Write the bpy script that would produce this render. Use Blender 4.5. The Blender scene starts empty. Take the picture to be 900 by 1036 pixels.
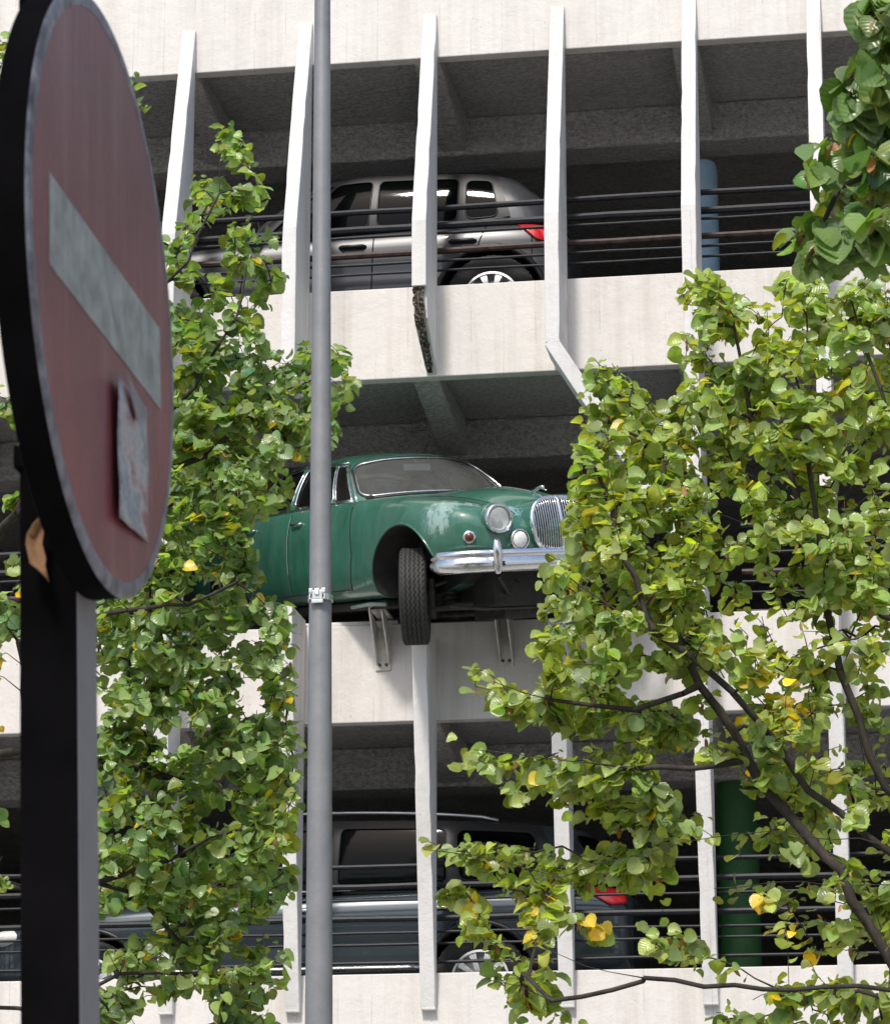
import bpy, bmesh, math, random
import numpy as np
from mathutils import Vector, Matrix
from mathutils.bvhtree import BVHTree
R=math.radians
rnd=random.Random(7)
sc=bpy.context.scene
col=sc.collection

# ------------------------------------------------------------------ camera numbers
CAM=np.array([3.51,-21.4773,1.6]); YAW=-.1601; PIT=.2667; FPX=3170.7
_cy,_sy=math.cos(YAW),math.sin(YAW);_cp,_sp=math.cos(PIT),math.sin(PIT)
_f=np.array([_sy*_cp,_cy*_cp,_sp]);_r=np.array([_cy,-_sy,0.]);_u=np.cross(_r,_f)
def ray(px,py): return _f+_r*(px-450)/FPX-_u*(py-518)/FPX
def onY(px,py,Y):
    d=ray(px,py);t=(Y-CAM[1])/d[1];return Vector((CAM+t*d).tolist())

# ------------------------------------------------------------------ helpers
def tag(o,label=None,cat=None,group=None,kind=None):
    if label:o['label']=label
    if cat:o['category']=cat
    if group:o['group']=group
    if kind:o['kind']=kind
    return o
def empty(name,loc=(0,0,0)):
    o=bpy.data.objects.new(name,None);o.empty_display_size=.2;col.objects.link(o);o.location=loc;return o
class MB:
    def __init__(s): s.v=[];s.f=[];s.m=[]
    def add(s,vs,fs,mi=0):
        n=len(s.v);s.v+= [tuple(v) for v in vs];s.f+=[tuple(i+n for i in f) for f in fs];s.m+=[mi]*len(fs);return s
    def box(s,x0,x1,y0,y1,z0,z1,mi=0):
        v=[(x,y,z) for x in(x0,x1) for y in(y0,y1) for z in(z0,z1)]
        return s.add(v,[(0,1,3,2),(4,6,7,5),(0,4,5,1),(2,3,7,6),(0,2,6,4),(1,5,7,3)],mi)
    def prism(s,poly,axis,a,b,mi=0):
        # poly of 2-D points, extruded along axis between a and b
        def P(p,t):
            return {'x':(t,p[0],p[1]),'y':(p[0],t,p[1]),'z':(p[0],p[1],t)}[axis]
        n=len(poly);v=[P(p,a) for p in poly]+[P(p,b) for p in poly]
        f=[tuple(range(n))[::-1],tuple(range(n,2*n))]+[(i,(i+1)%n,n+(i+1)%n,n+i) for i in range(n)]
        return s.add(v,f,mi)
    def tube(s,pts,rad,n=8,mi=0,caps=True,closed=False):
        pts=[Vector(p) for p in pts];m=len(pts)
        rads=rad if isinstance(rad,(list,tuple)) else [rad]*m
        vs=[];up=None
        for i,p in enumerate(pts):
            a=pts[i-1] if (i>0 or closed) else p;b=pts[(i+1)%m] if (i<m-1 or closed) else p
            t=(b-a)
            if t.length<1e-9:t=Vector((0,0,1))
            t.normalize()
            if up is None:
                up=Vector((0,0,1)) if abs(t.z)<.9 else Vector((1,0,0))
            x=t.cross(up)
            if x.length<1e-6:x=t.orthogonal()
            x.normalize();y=x.cross(t);up=y
            for k in range(n):
                a_=2*math.pi*k/n;vs.append(p+(x*math.cos(a_)+y*math.sin(a_))*rads[i])
        fs=[]
        for i in range(m if closed else m-1):
            j=(i+1)%m
            for k in range(n):
                fs.append((i*n+k,i*n+(k+1)%n,j*n+(k+1)%n,j*n+k))
        if caps and not closed: fs+=[tuple(range(n))[::-1],tuple(range((m-1)*n,m*n))]
        return s.add(vs,fs,mi)
    def lathe(s,prof,c,ax,n=32,mi=0,cap=True):
        # prof: (distance along axis, radius)
        c=Vector(c);ax=Vector(ax).normalized();x=ax.orthogonal().normalized();y=ax.cross(x)
        vs=[];
        for (d,r) in prof:
            for k in range(n):
                a=2*math.pi*k/n;vs.append(c+ax*d+(x*math.cos(a)+y*math.sin(a))*r)
        fs=[(i*n+k,i*n+(k+1)%n,(i+1)*n+(k+1)%n,(i+1)*n+k) for i in range(len(prof)-1) for k in range(n)]
        if cap: fs+=[tuple(range(n))[::-1],tuple(range((len(prof)-1)*n,len(prof)*n))]
        return s.add(vs,fs,mi)
    def ellip(s,c,rx,ry,rz,n=16,m=10,mi=0,rot=None):
        vs=[];
        for i in range(m+1):
            t=math.pi*i/m
            for k in range(n):
                a=2*math.pi*k/n
                v=Vector((rx*math.sin(t)*math.cos(a),ry*math.sin(t)*math.sin(a),rz*math.cos(t)))
                if rot:v=rot@v
                vs.append(Vector(c)+v)
        fs=[(i*n+k,(i+1)*n+k,(i+1)*n+(k+1)%n,i*n+(k+1)%n) for i in range(m) for k in range(n)]
        return s.add(vs,fs,mi)
    def build(s,name,mats,parent=None,smooth=False,bevel=0,subd=0,label=None,angle=40,recalc=True):
        me=bpy.data.meshes.new(name);me.from_pydata(s.v,[],s.f)
        mats=mats if isinstance(mats,(list,tuple)) else [mats]
        for m in mats:me.materials.append(m)
        me.polygons.foreach_set('material_index',s.m)
        if recalc:
            bm=bmesh.new();bm.from_mesh(me);bmesh.ops.remove_doubles(bm,verts=bm.verts,dist=1e-5);bmesh.ops.recalc_face_normals(bm,faces=bm.faces)
            bm.to_mesh(me);bm.free()
        if smooth:
            me.polygons.foreach_set('use_smooth',[True]*len(me.polygons))
            if smooth!='all':
                try: me.set_sharp_from_angle(angle=R(angle))
                except Exception: pass
        o=bpy.data.objects.new(name,me);col.objects.link(o)
        if parent:o.parent=parent
        if subd:
            m=o.modifiers.new('s','SUBSURF');m.levels=subd;m.render_levels=subd
        if bevel:
            m=o.modifiers.new('b','BEVEL');m.width=bevel;m.segments=2;m.limit_method='ANGLE';m.angle_limit=R(40)
        if label:o['label']=label
        return o
def apply_mods(o):
    dg=bpy.context.evaluated_depsgraph_get();dg.update()
    me=bpy.data.meshes.new_from_object(o.evaluated_get(dg));o.modifiers.clear();o.data=me;return o
def catmull(P,t):
    # P list of Vectors, t in [0,len-1]
    n=len(P);i=min(int(t),n-2);u=t-i
    p0=P[max(i-1,0)];p1=P[i];p2=P[i+1];p3=P[min(i+2,n-1)]
    if i==0:p0=p1*2-p2
    if i==n-2:p3=p2*2-p1
    return .5*((2*p1)+(p2-p0)*u+(2*p0-5*p1+4*p2-p3)*u*u+(3*p1-p0-3*p2+p3)*u**3)

# ------------------------------------------------------------------ materials
def mat(name):
    m=bpy.data.materials.new(name);m.use_nodes=True;nt=m.node_tree
    b=nt.nodes['Principled BSDF'];return m,nt,b
def N(nt,t,**k):
    n=nt.nodes.new(t)
    for a,v in k.items():
        if a in n.inputs: n.inputs[a].default_value=v
        else:
            try:setattr(n,a,v)
            except Exception:pass
    return n
def noise(nt,scale,detail=4,rough=.6,coord='Object',scl=None):
    tc=nt.nodes.new('ShaderNodeTexCoord');src=tc.outputs[coord]
    if scl:
        mp=nt.nodes.new('ShaderNodeMapping');mp.inputs['Scale'].default_value=scl;nt.links.new(src,mp.inputs[0]);src=mp.outputs[0]
    n=nt.nodes.new('ShaderNodeTexNoise');n.inputs['Scale'].default_value=scale;n.inputs['Detail'].default_value=detail;n.inputs['Roughness'].default_value=rough
    nt.links.new(src,n.inputs['Vector']);return n.outputs['Fac']
def ramp(nt,fac,stops):
    r=nt.nodes.new('ShaderNodeValToRGB');nt.links.new(fac,r.inputs[0]);e=r.color_ramp.elements
    while len(e)<len(stops):e.new(.5)
    for i,(p,c) in enumerate(stops):
        e[i].position=p;e[i].color=(c,c,c,1) if isinstance(c,(int,float)) else (*c,1)
    return r.outputs['Color']
def mix(nt,fac,a,b,mode='MIX'):
    m=nt.nodes.new('ShaderNodeMix');m.data_type='RGBA';m.blend_type=mode
    for s,v in ((0,fac),(6,a),(7,b)):
        if hasattr(v,'node'):nt.links.new(v,m.inputs[s])
        else:m.inputs[s].default_value=v if isinstance(v,(int,float)) else (*v,1)
    return m.outputs[2]
def bump(nt,b,h,strength=.3,dist=.01,prev=None):
    n=nt.nodes.new('ShaderNodeBump');n.inputs['Strength'].default_value=strength;n.inputs['Distance'].default_value=dist
    nt.links.new(h,n.inputs['Height'])
    if prev is not None:nt.links.new(prev,n.inputs['Normal'])
    nt.links.new(n.outputs[0],b.inputs['Normal']);return n.outputs[0]
def simple(name,c,rough=.5,metal=0,nscale=None,var=.25,bs=0,coat=0,spec=.5):
    m,nt,b=mat(name);b.inputs['Roughness'].default_value=rough;b.inputs['Metallic'].default_value=metal
    b.inputs['Coat Weight'].default_value=coat;b.inputs['Specular IOR Level'].default_value=spec
    if nscale:
        n=noise(nt,nscale);cc=ramp(nt,n,[(.3,tuple(x*(1-var) for x in c)),(.7,tuple(min(1,x*(1+var)) for x in c))])
        nt.links.new(cc,b.inputs['Base Color'])
        if bs:bump(nt,b,n,bs,.01)
    else:b.inputs['Base Color'].default_value=(*c,1)
    return m
def paint_concrete(name,base,dirt=.5):
    m,nt,b=mat(name);b.inputs['Roughness'].default_value=.75;b.inputs['Specular IOR Level'].default_value=.25
    big=noise(nt,.9,5,.6);c=ramp(nt,big,[(.35,tuple(x*.93 for x in base)),(.65,base)])
    # rain streaks: noise stretched vertically
    st=noise(nt,5,4,.65,scl=(1,1,.07));sm=ramp(nt,st,[(.47,0),(.74,dirt*.55)])
    c=mix(nt,sm,c,(base[0]*.66,base[1]*.63,base[2]*.57))
    # formwork lines
    tc=nt.nodes.new('ShaderNodeTexCoord');w=N(nt,'ShaderNodeTexWave',wave_type='BANDS',bands_direction='X');w.inputs['Scale'].default_value=1.33;w.inputs['Distortion'].default_value=.25;w.inputs['Detail'].default_value=2
    nt.links.new(tc.outputs['Object'],w.inputs['Vector']);ln=ramp(nt,w.outputs['Fac'],[(0,1),(.0035,0)])
    brk=ramp(nt,noise(nt,3,2),[(.45,0),(.6,.45)])
    lm=N(nt,'ShaderNodeMath',operation='MULTIPLY');nt.links.new(ln,lm.inputs[0]);nt.links.new(brk,lm.inputs[1])
    c=mix(nt,lm.outputs[0],c,tuple(x*.5 for x in base))
    # pits
    vo=N(nt,'ShaderNodeTexVoronoi');vo.inputs['Scale'].default_value=13;nt.links.new(tc.outputs['Object'],vo.inputs['Vector'])
    pt=ramp(nt,vo.outputs['Distance'],[(.045,1),(.075,0)])
    pk=ramp(nt,noise(nt,2.1,3),[(.5,0),(.58,.8)])
    pm=N(nt,'ShaderNodeMath',operation='MULTIPLY');nt.links.new(pt,pm.inputs[0]);nt.links.new(pk,pm.inputs[1])
    c=mix(nt,pm.outputs[0],c,tuple(x*.4 for x in base))
    chips=ramp(nt,noise(nt,26,5,.7),[(.67,0),(.70,.55)])
    c=mix(nt,chips,c,tuple(x*.55 for x in base))
    nt.links.new(c,b.inputs['Base Color'])
    p=bump(nt,b,noise(nt,55,5,.65),.35,.006)
    bump(nt,b,noise(nt,7,4,.6),.35,.03,p)
    return m
M={}
M['white']=paint_concrete('white painted concrete',(.67,.645,.62),1.0)
M['fin']=paint_concrete('white painted fin',(.67,.66,.655),1.0)
def rough_render():
    m,nt,b=mat('rough sprayed plaster');b.inputs['Roughness'].default_value=.9
    big=noise(nt,1.2,6,.7);c=ramp(nt,big,[(.3,(.68,.66,.64)),(.7,(.88,.86,.84))])
    fn=ramp(nt,noise(nt,30,7,.8,scl=(1,1.4,1.2)),[(.42,.62),(.56,1.0)]);c=mix(nt,1.0,c,fn,'MULTIPLY');nt.links.new(c,b.inputs['Base Color'])
    p=bump(nt,b,noise(nt,13,5,.7,scl=(1,1.5,1.3)),1,.11);return m
M['plaster']=rough_render()
def broken():
    m,nt,b=mat('exposed aggregate');b.inputs['Roughness'].default_value=.95
    tc=nt.nodes.new('ShaderNodeTexCoord');vo=N(nt,'ShaderNodeTexVoronoi');vo.inputs['Scale'].default_value=45;nt.links.new(tc.outputs['Object'],vo.inputs['Vector'])
    h=N(nt,'ShaderNodeSeparateColor');nt.links.new(vo.outputs['Color'],h.inputs[0])
    c=ramp(nt,h.outputs[0],[(.0,(.035,.03,.024)),(.5,(.10,.085,.07)),(.9,(.33,.30,.26))])
    ed=ramp(nt,vo.outputs['Distance'],[(.3,0),(.6,.8)])
    c=mix(nt,ed,c,(.05,.04,.03));nt.links.new(c,b.inputs['Base Color']);bump(nt,b,vo.outputs['Distance'],1,.02);return m
M['broken']=broken()
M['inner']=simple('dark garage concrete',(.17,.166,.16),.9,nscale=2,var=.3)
M['rail']=simple('black rail paint',(.010,.011,.016),.5,nscale=30,var=.5,bs=.2,spec=.3)
M['rail_worn']=simple('worn rail paint',(.035,.020,.019),.5,nscale=14,var=.8,bs=.2,spec=.3)
M['bluecol']=simple('blue column paint',(.26,.40,.54),.6,nscale=4,var=.12)
M['greencol']=simple('green column paint',(.02,.10,.025),.6,nscale=4,var=.15)
M['bracket']=simple('chipped white steel',(.60,.58,.53),.55,nscale=9,var=.3)
M['bolt']=simple('rusty bolt',(.09,.05,.03),.7,nscale=20)
M['rubber']=simple('tyre rubber',(.022,.022,.022),.75,nscale=25,var=.3)
M['under']=simple('greasy underbody',(.018,.017,.016),.7,nscale=8,var=.5,bs=.4)
M['black']=simple('black plastic',(.012,.012,.013),.45)
M['chassis']=simple('suspension steel',(.05,.047,.043),.5,metal=.5,nscale=12,var=.4)
def chrome(name,c=(.72,.73,.75),r=.12):
    m,nt,b=mat(name);b.inputs['Metallic'].default_value=1;b.inputs['Base Color'].default_value=(*c,1)
    n=noise(nt,24,4);rr=ramp(nt,n,[(.35,r),(.7,r+.22)]);nt.links.new(rr,b.inputs['Roughness']);return m
M['chrome']=chrome('weathered chrome');M['alloy']=chrome('silver alloy',(.68,.69,.70),.3)
def glass(name,tint=(.6,.65,.66),a=.3,rough=.06):
    m,nt,b=mat(name)
    out=nt.nodes['Material Output'];b.inputs['Base Color'].default_value=(.01,.012,.013,1);b.inputs['Roughness'].default_value=rough
    t=N(nt,'ShaderNodeBsdfTransparent');t.inputs[0].default_value=(*tint,1)
    mx=nt.nodes.new('ShaderNodeMixShader');mx.inputs[0].default_value=a
    nt.links.new(t.outputs[0],mx.inputs[1]);nt.links.new(b.outputs[0],mx.inputs[2]);nt.links.new(mx.outputs[0],out.inputs[0]);return m
M['glass']=glass('dusty car glass',(.72,.76,.76),.34,.05)
# dust film on windscreen
def dusty():
    m=glass('dusty windscreen',(.88,.91,.90),.42,.02);nt=m.node_tree;b=nt.nodes['Principled BSDF']
    mx=[n for n in nt.nodes if n.type=='MIX_SHADER'][0]
    d=N(nt,'ShaderNodeBsdfDiffuse');d.inputs[0].default_value=(.60,.61,.58,1)
    m2=nt.nodes.new('ShaderNodeMixShader');f=ramp(nt,noise(nt,3.5,5,.7),[(.30,.07),(.80,.13)]);nt.links.new(f,m2.inputs[0])
    out=nt.nodes['Material Output'];nt.links.new(mx.outputs[0],m2.inputs[1]);nt.links.new(d.outputs[0],m2.inputs[2]);nt.links.new(m2.outputs[0],out.inputs[0]);return m
M['screen']=dusty()
M['dglass']=glass('dark car glass',(.06,.065,.07),.22,.05)
M['lens']=simple('headlamp glass',(.75,.76,.74),.06,coat=1,nscale=30,var=.12,bs=.2)
M['redlens']=simple('dark red lens',(.16,.015,.01),.2,coat=.6)
M['amber']=simple('amber lens',(.12,.02,.008),.2,coat=.5)
M['taillens']=simple('red tail lamp',(.55,.012,.02),.12,coat=1)
M['seat']=simple('tan leather',(.20,.13,.08),.6,nscale=6)
M['cream']=simple('cream lining',(.74,.72,.68),.8,nscale=5,var=.1)
M['paper']=simple('pale sticker',(.72,.80,.82),.5)
def jag_paint():
    m,nt,b=mat('aged green car paint')
    n1=noise(nt,2.6,6,.65);c=ramp(nt,n1,[(.3,(.006,.080,.048)),(.7,(.014,.125,.080))])
    # sun-bleached dusty upper surfaces: wear follows the normal-up areas loosely through noise
    tc=nt.nodes.new('ShaderNodeTexCoord');sx=nt.nodes.new('ShaderNodeSeparateXYZ');nt.links.new(tc.outputs['Object'],sx.inputs[0])
    st=noise(nt,5.0,6,.7,scl=(1,1,.35));
    dm=ramp(nt,st,[(.38,.03),(.75,.34)]);c=mix(nt,dm,c,(.16,.27,.22))
    # sky reflections painted as pale noise patches on the front wing and by the lamps
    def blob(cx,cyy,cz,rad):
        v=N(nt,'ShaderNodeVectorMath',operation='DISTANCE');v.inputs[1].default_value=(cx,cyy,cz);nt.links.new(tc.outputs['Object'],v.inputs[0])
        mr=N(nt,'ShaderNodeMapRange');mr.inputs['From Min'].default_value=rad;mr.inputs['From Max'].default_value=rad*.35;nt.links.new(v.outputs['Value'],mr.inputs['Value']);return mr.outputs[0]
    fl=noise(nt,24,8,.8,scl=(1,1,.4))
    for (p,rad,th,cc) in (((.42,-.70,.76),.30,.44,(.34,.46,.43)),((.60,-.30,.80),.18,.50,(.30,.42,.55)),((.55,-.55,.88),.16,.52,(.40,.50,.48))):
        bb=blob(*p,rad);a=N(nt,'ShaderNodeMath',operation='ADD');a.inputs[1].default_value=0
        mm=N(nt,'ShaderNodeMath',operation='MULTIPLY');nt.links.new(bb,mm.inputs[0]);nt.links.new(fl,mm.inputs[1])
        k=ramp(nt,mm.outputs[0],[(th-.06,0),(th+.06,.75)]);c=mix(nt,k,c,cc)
    nt.links.new(c,b.inputs['Base Color'])
    rr=ramp(nt,n1,[(.3,.26),(.7,.48)]);nt.links.new(rr,b.inputs['Roughness'])
    b.inputs['Coat Weight'].default_value=.8;b.inputs['Coat Roughness'].default_value=.05
    bump(nt,b,noise(nt,3,3),.06,.05);return m
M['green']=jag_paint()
M['grey_paint']=simple('dark grey metallic paint',(.060,.062,.070),.36,metal=.25,coat=.5)
M['blue_paint']=simple('slate blue metallic paint',(.045,.06,.075),.26,metal=.4,coat=.8)
M['seam']=simple('panel gap',(.004,.006,.005),.9)
M['seamlight']=simple('pale door edge',(.28,.36,.31),.7)
M['pole']=None
def galv(name,c,r=.5):
    m,nt,b=mat(name);b.inputs['Roughness'].default_value=r;b.inputs['Metallic'].default_value=.15
    n=noise(nt,9,6,.7);n2=noise(nt,130,3,.6)
    cc=ramp(nt,n,[(.3,tuple(x*.86 for x in c)),(.7,tuple(x*1.1 for x in c))])
    sp=ramp(nt,n2,[(.66,0),(.72,.5)]);cc=mix(nt,sp,cc,tuple(x*.55 for x in c))
    st=ramp(nt,noise(nt,14,4,.6,scl=(1,1,.05)),[(.5,0),(.8,.35)]);cc=mix(nt,st,cc,tuple(x*.7 for x in c))
    nt.links.new(cc,b.inputs['Base Color']);bump(nt,b,n2,.12,.003);return m
M['pole']=galv('grey lamp post paint',(.215,.22,.23),.5)
M['postgrey']=galv('lit grey sign post paint',(.23,.21,.215),.6)
M['postblack']=simple('shaded black sign post paint',(.0040,.0036,.0042),.9,nscale=7,var=.5,spec=.03)  # near-black base also carries the shade on post and disc
def sign_red():
    m,nt,b=mat('faded red reflective film');b.inputs['Roughness'].default_value=.42
    n=noise(nt,7,7,.75);c=ramp(nt,n,[(.3,(.14,.022,.028)),(.7,(.30,.060,.060))]);bl=ramp(nt,noise(nt,2.6,5,.7),[(.35,0),(.65,.35)]);c=mix(nt,bl,c,(.085,.030,.045))
    tc=nt.nodes.new('ShaderNodeTexCoord');sx=nt.nodes.new('ShaderNodeSeparateXYZ');nt.links.new(tc.outputs['Object'],sx.inputs[0])
    g=N(nt,'ShaderNodeMapRange');g.inputs['From Min'].default_value=-.3;g.inputs['From Max'].default_value=.3;nt.links.new(sx.outputs['Z'],g.inputs['Value'])
    c=mix(nt,ramp(nt,g.outputs[0],[(.25,0),(.8,.55)]),c,(.105,.042,.065))   # bleached to purple towards its top
    d=noise(nt,60,5,.7);k=ramp(nt,d,[(.60,0),(.68,.6)]);c=mix(nt,k,c,(.05,.03,.035))
    st=noise(nt,20,4,.6,scl=(1,1,.1));k=ramp(nt,st,[(.5,0),(.8,.4)]);c=mix(nt,k,c,(.34,.20,.20))
    nt.links.new(c,b.inputs['Base Color']);bump(nt,b,d,.2,.003);return m
M['signred']=sign_red()
M['signbar']=simple('weathered white film',(.27,.275,.255),.5,nscale=30,var=.35,bs=.2)
M['signrim']=simple('worn sign edge',(.17,.16,.18),.45,metal=.3,nscale=30,var=.75,bs=.3)
def sticker():
    m,nt,b=mat('torn printed sticker');b.inputs['Roughness'].default_value=.5
    n=noise(nt,9,5,.7,scl=(1,1,1.6));c=ramp(nt,n,[(.36,(.38,.38,.37)),(.48,(.19,.20,.23)),(.55,(.40,.39,.38)),(.64,(.28,.10,.11))])
    w=ramp(nt,noise(nt,40,5,.8),[(.55,0),(.65,.5)]);c=mix(nt,w,c,(.5,.5,.5))
    nt.links.new(c,b.inputs['Base Color']);bump(nt,b,n,.5,.01);return m
M['sticker']=sticker()
M['leafdry']=simple('dry leaf',(.27,.145,.065),.7,nscale=20,var=.4)
def bark():
    m,nt,b=mat('dark linden bark');b.inputs['Roughness'].default_value=.9
    n=noise(nt,18,5,.7,scl=(1,1,.3));c=ramp(nt,n,[(.3,(.014,.011,.009)),(.7,(.060,.049,.038))]);nt.links.new(c,b.inputs['Base Color']);bump(nt,b,n,.6,.02);return m
M['bark']=bark()
def leafmat(name,under=(.30,.40,.20)):
    m,nt,b=mat(name);at=N(nt,'ShaderNodeAttribute',attribute_name='leafcol');out=nt.nodes['Material Output']
    geo=nt.nodes.new('ShaderNodeNewGeometry')
    mot=ramp(nt,noise(nt,30,3,.6),[(.3,.82),(.7,1.15)]);c0=mix(nt,1.0,at.outputs['Color'],mot,'MULTIPLY')
    pale=mix(nt,.42,c0,under)
    c=mix(nt,geo.outputs['Backfacing'],c0,pale)
    nt.links.new(c,b.inputs['Base Color']);b.inputs['Roughness'].default_value=.30;b.inputs['Specular IOR Level'].default_value=.65
    va=N(nt,'ShaderNodeAttribute',attribute_name='vein');sp=nt.nodes.new('ShaderNodeSeparateXYZ');nt.links.new(va.outputs['Vector'],sp.inputs[0])
    e=N(nt,'ShaderNodeMath',operation='MULTIPLY_ADD');nt.links.new(sp.outputs['Y'],e.inputs[0]);e.inputs[1].default_value=-.75;nt.links.new(sp.outputs['X'],e.inputs[2])
    e2=N(nt,'ShaderNodeMath',operation='MULTIPLY');nt.links.new(e.outputs[0],e2.inputs[0]);e2.inputs[1].default_value=34
    e3=N(nt,'ShaderNodeMath',operation='SINE');nt.links.new(e2.outputs[0],e3.inputs[0])
    bump(nt,b,e3.outputs[0],.16,.004)
    tr=N(nt,'ShaderNodeBsdfTranslucent');tc=mix(nt,1.0,c0,(1.9,1.75,.7),'MULTIPLY');nt.links.new(tc,tr.inputs[0])
    mx=nt.nodes.new('ShaderNodeMixShader');mx.inputs[0].default_value=.42
    nt.links.new(b.outputs[0],mx.inputs[1]);nt.links.new(tr.outputs[0],mx.inputs[2]);nt.links.new(mx.outputs[0],out.inputs[0])
    return m
M['leaf']=leafmat('linden leaves')

# ------------------------------------------------------------------ ground (setting)
M['asphalt']=simple('asphalt',(.13,.13,.128),.9,nscale=60,var=.3,bs=.3)
M['paving']=simple('paving',(.46,.44,.41),.85,nscale=6,var=.15)
M['kerb']=simple('kerb stone',(.36,.35,.33),.8,nscale=12)
MB().box(-400,400,-400,400,-.5,0).build('ground',M['paving']);tag(bpy.data.objects['ground'],'pale ground around the garage and the street','ground',kind='structure')
o=MB().box(-400,400,-13.2,-5.6,.0,.004).build('road',M['asphalt']);tag(o,'dark asphalt road running past the garage','road',kind='structure')
mk=MB()
for i in range(-30,30): mk.box(i*4,i*4+1.6,-9.46,-9.34,.004,.008)
o=mk.build('lane_marking',simple('road paint',(.6,.6,.58),.7,nscale=12));tag(o,'dashed white centre line on the road','road marking',kind='structure')
o=MB().box(-400,400,-5.6,-5.45,0,.12).box(-400,400,-5.45,-1.2,0,.115).build('pavement',M['kerb']);tag(o,'raised pavement between road and garage','pavement',kind='structure')
o=MB().box(-400,400,-13.35,-13.2,0,.12).box(-400,400,-24,-13.35,0,.115).build('pavement',M['kerb']);tag(o,'raised pavement on the viewer side of the road','pavement',kind='structure')

# ------------------------------------------------------------------ parking garage
G=empty('parking_garage',(0,0,0));tag(G,'multi-storey car park of white painted concrete with slender vertical fins','car park')
XL,XR=-15.4,14.2
FX={0:-2.83,1:-1.874,2:-.970,3:-.016,4:.946,5:1.929,6:2.844}
for k in range(7,18):FX[k]=2.844+.957*(k-6)
for k in range(-13,0):FX[k]=-2.83+.957*k
A,UT,UB,MT,MBz,BT,BB=11.08,9.27,8.57,6.73,6.02,4.24,3.5
def slabpar(z0,z1):
    return MB().box(XL,XR,0,.11,z0,z1)
slabpar(A,12.75).box(XL,XR,-.03,.15,12.75,12.83).build('parapet',M['white'],G,bevel=.008)
slabpar(UB,UT).build('parapet',M['white'],G,bevel=.008)
slabpar(MBz,MT).build('parapet',M['white'],G,bevel=.008)
slabpar(BB,BT).build('parapet',M['white'],G,bevel=.008)
for z in (A,UB,MBz,BB):
    MB().box(XL,XR,.11,9,z+.10,z+.32).build('ceiling_slab',M['plaster'],G)
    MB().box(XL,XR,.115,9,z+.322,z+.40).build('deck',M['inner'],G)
    MB().box(XL,XR,1.42,1.80,z-.22,z+.098).build('beam',M['plaster'],G,bevel=.02)
    for k in range(-13,18,2):
        x=FX[k]-.10
        MB().prism([(.112,z+.005),(1.42,z-.19),(1.42,z+.099),(.112,z+.099)],'x',x-.10,x+.10).build('ceiling_rib',M['plaster'],G,bevel=.015)
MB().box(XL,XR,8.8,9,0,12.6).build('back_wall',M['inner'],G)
MB().box(XL-.2,XL,.0,9,0,12.8).build('end_wall',M['white'],G);MB().box(XR,XR+.2,.0,9,0,12.8).build('end_wall',M['white'],G)
MB().box(XL,XR,1.2,1.35,0,BB+.1).build('ground_floor_wall',M['white'],G)
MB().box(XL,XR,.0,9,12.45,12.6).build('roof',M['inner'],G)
for i in range(-4,5): MB().box(i*3.4-.2,i*3.4+.2,.15,.5,0,BB+.09).build('pier',M['white'],G,bevel=.01)
# fins
def finpoly(z0,z1):
    P=[(11.42,.025),(9.6,.50),(8.65,.50),(6.60,.47),(4.0,.06)]
    def d(z):
        for (za,da),(zb,db) in zip(P,P[1:]):
            if za>=z>=zb:return da+(db-da)*(za-z)/(za-zb)
        return P[0][1] if z>P[0][0] else P[-1][1]
    zs=sorted([z1]+[z for z,_ in P if z0<z<z1]+[z0],reverse=True)
    return [(-d(z),z) for z in zs]
def fin(k,z0=3.98,z1=11.42,label=None,seed=0):
    front=finpoly(z0,z1);x0,x1=FX[k]-.105,FX[k]
    poly=front+[(-.001,z0-.05 if z0>3.99 else z0+.03),(-.001,z1+.02)]
    m=MB();r_=random.Random(k*31+seed)
    # build with subdivided front edge and small chips
    pts=[]
    for (a,b) in zip(front,front[1:]):
        n=max(2,int(abs(a[1]-b[1])/.12))
        for i in range(n):
            t=i/n;pts.append((a[0]+(b[0]-a[0])*t,a[1]+(b[1]-a[1])*t))
    pts.append(front[-1])
    n=len(pts);vs=[]
    for (y,z) in pts:
        jx=r_.uniform(-.0008,.0008);j1=r_.choice([0]*9+[.005]);j2=r_.choice([0]*9+[.005])
        zz=z+(z-8)*0
        vs+=[(x0+jx+j1,y,zz),(x1+jx*.5-j2,y,zz),(x0,-.0005,zz),(x1,-.0005,zz)]
    fs=[]
    for i in range(n-1):
        a=i*4;b=a+4
        fs+=[(a,a+1,b+1,b),(a,b,b+2,a+2),(a+1,a+3,b+3,b+1),(a+2,b+2,b+3,a+3)]
    fs+=[(0,2,3,1),((n-1)*4,(n-1)*4+1,(n-1)*4+3,(n-1)*4+2)]
    m.add(vs,fs)
    o=m.build('fin',M['fin'],G,bevel=.006)
    if label:o['label']=label
    return o
for k in range(-13,18):
    if k in (1,2,3,4): continue
    fin(k)
fin(1);
fin(2,8.45,11.42);fin(2,3.98,6.78,'sawn-off fin with a bare top below the green car')
fin(3,9.10,11.42,'fin broken off at its lower end');fin(3,3.98,6.60,'shortened fin starting right under the front wheel')
fin(4,8.62,11.42);fin(4,3.98,6.62)
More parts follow.
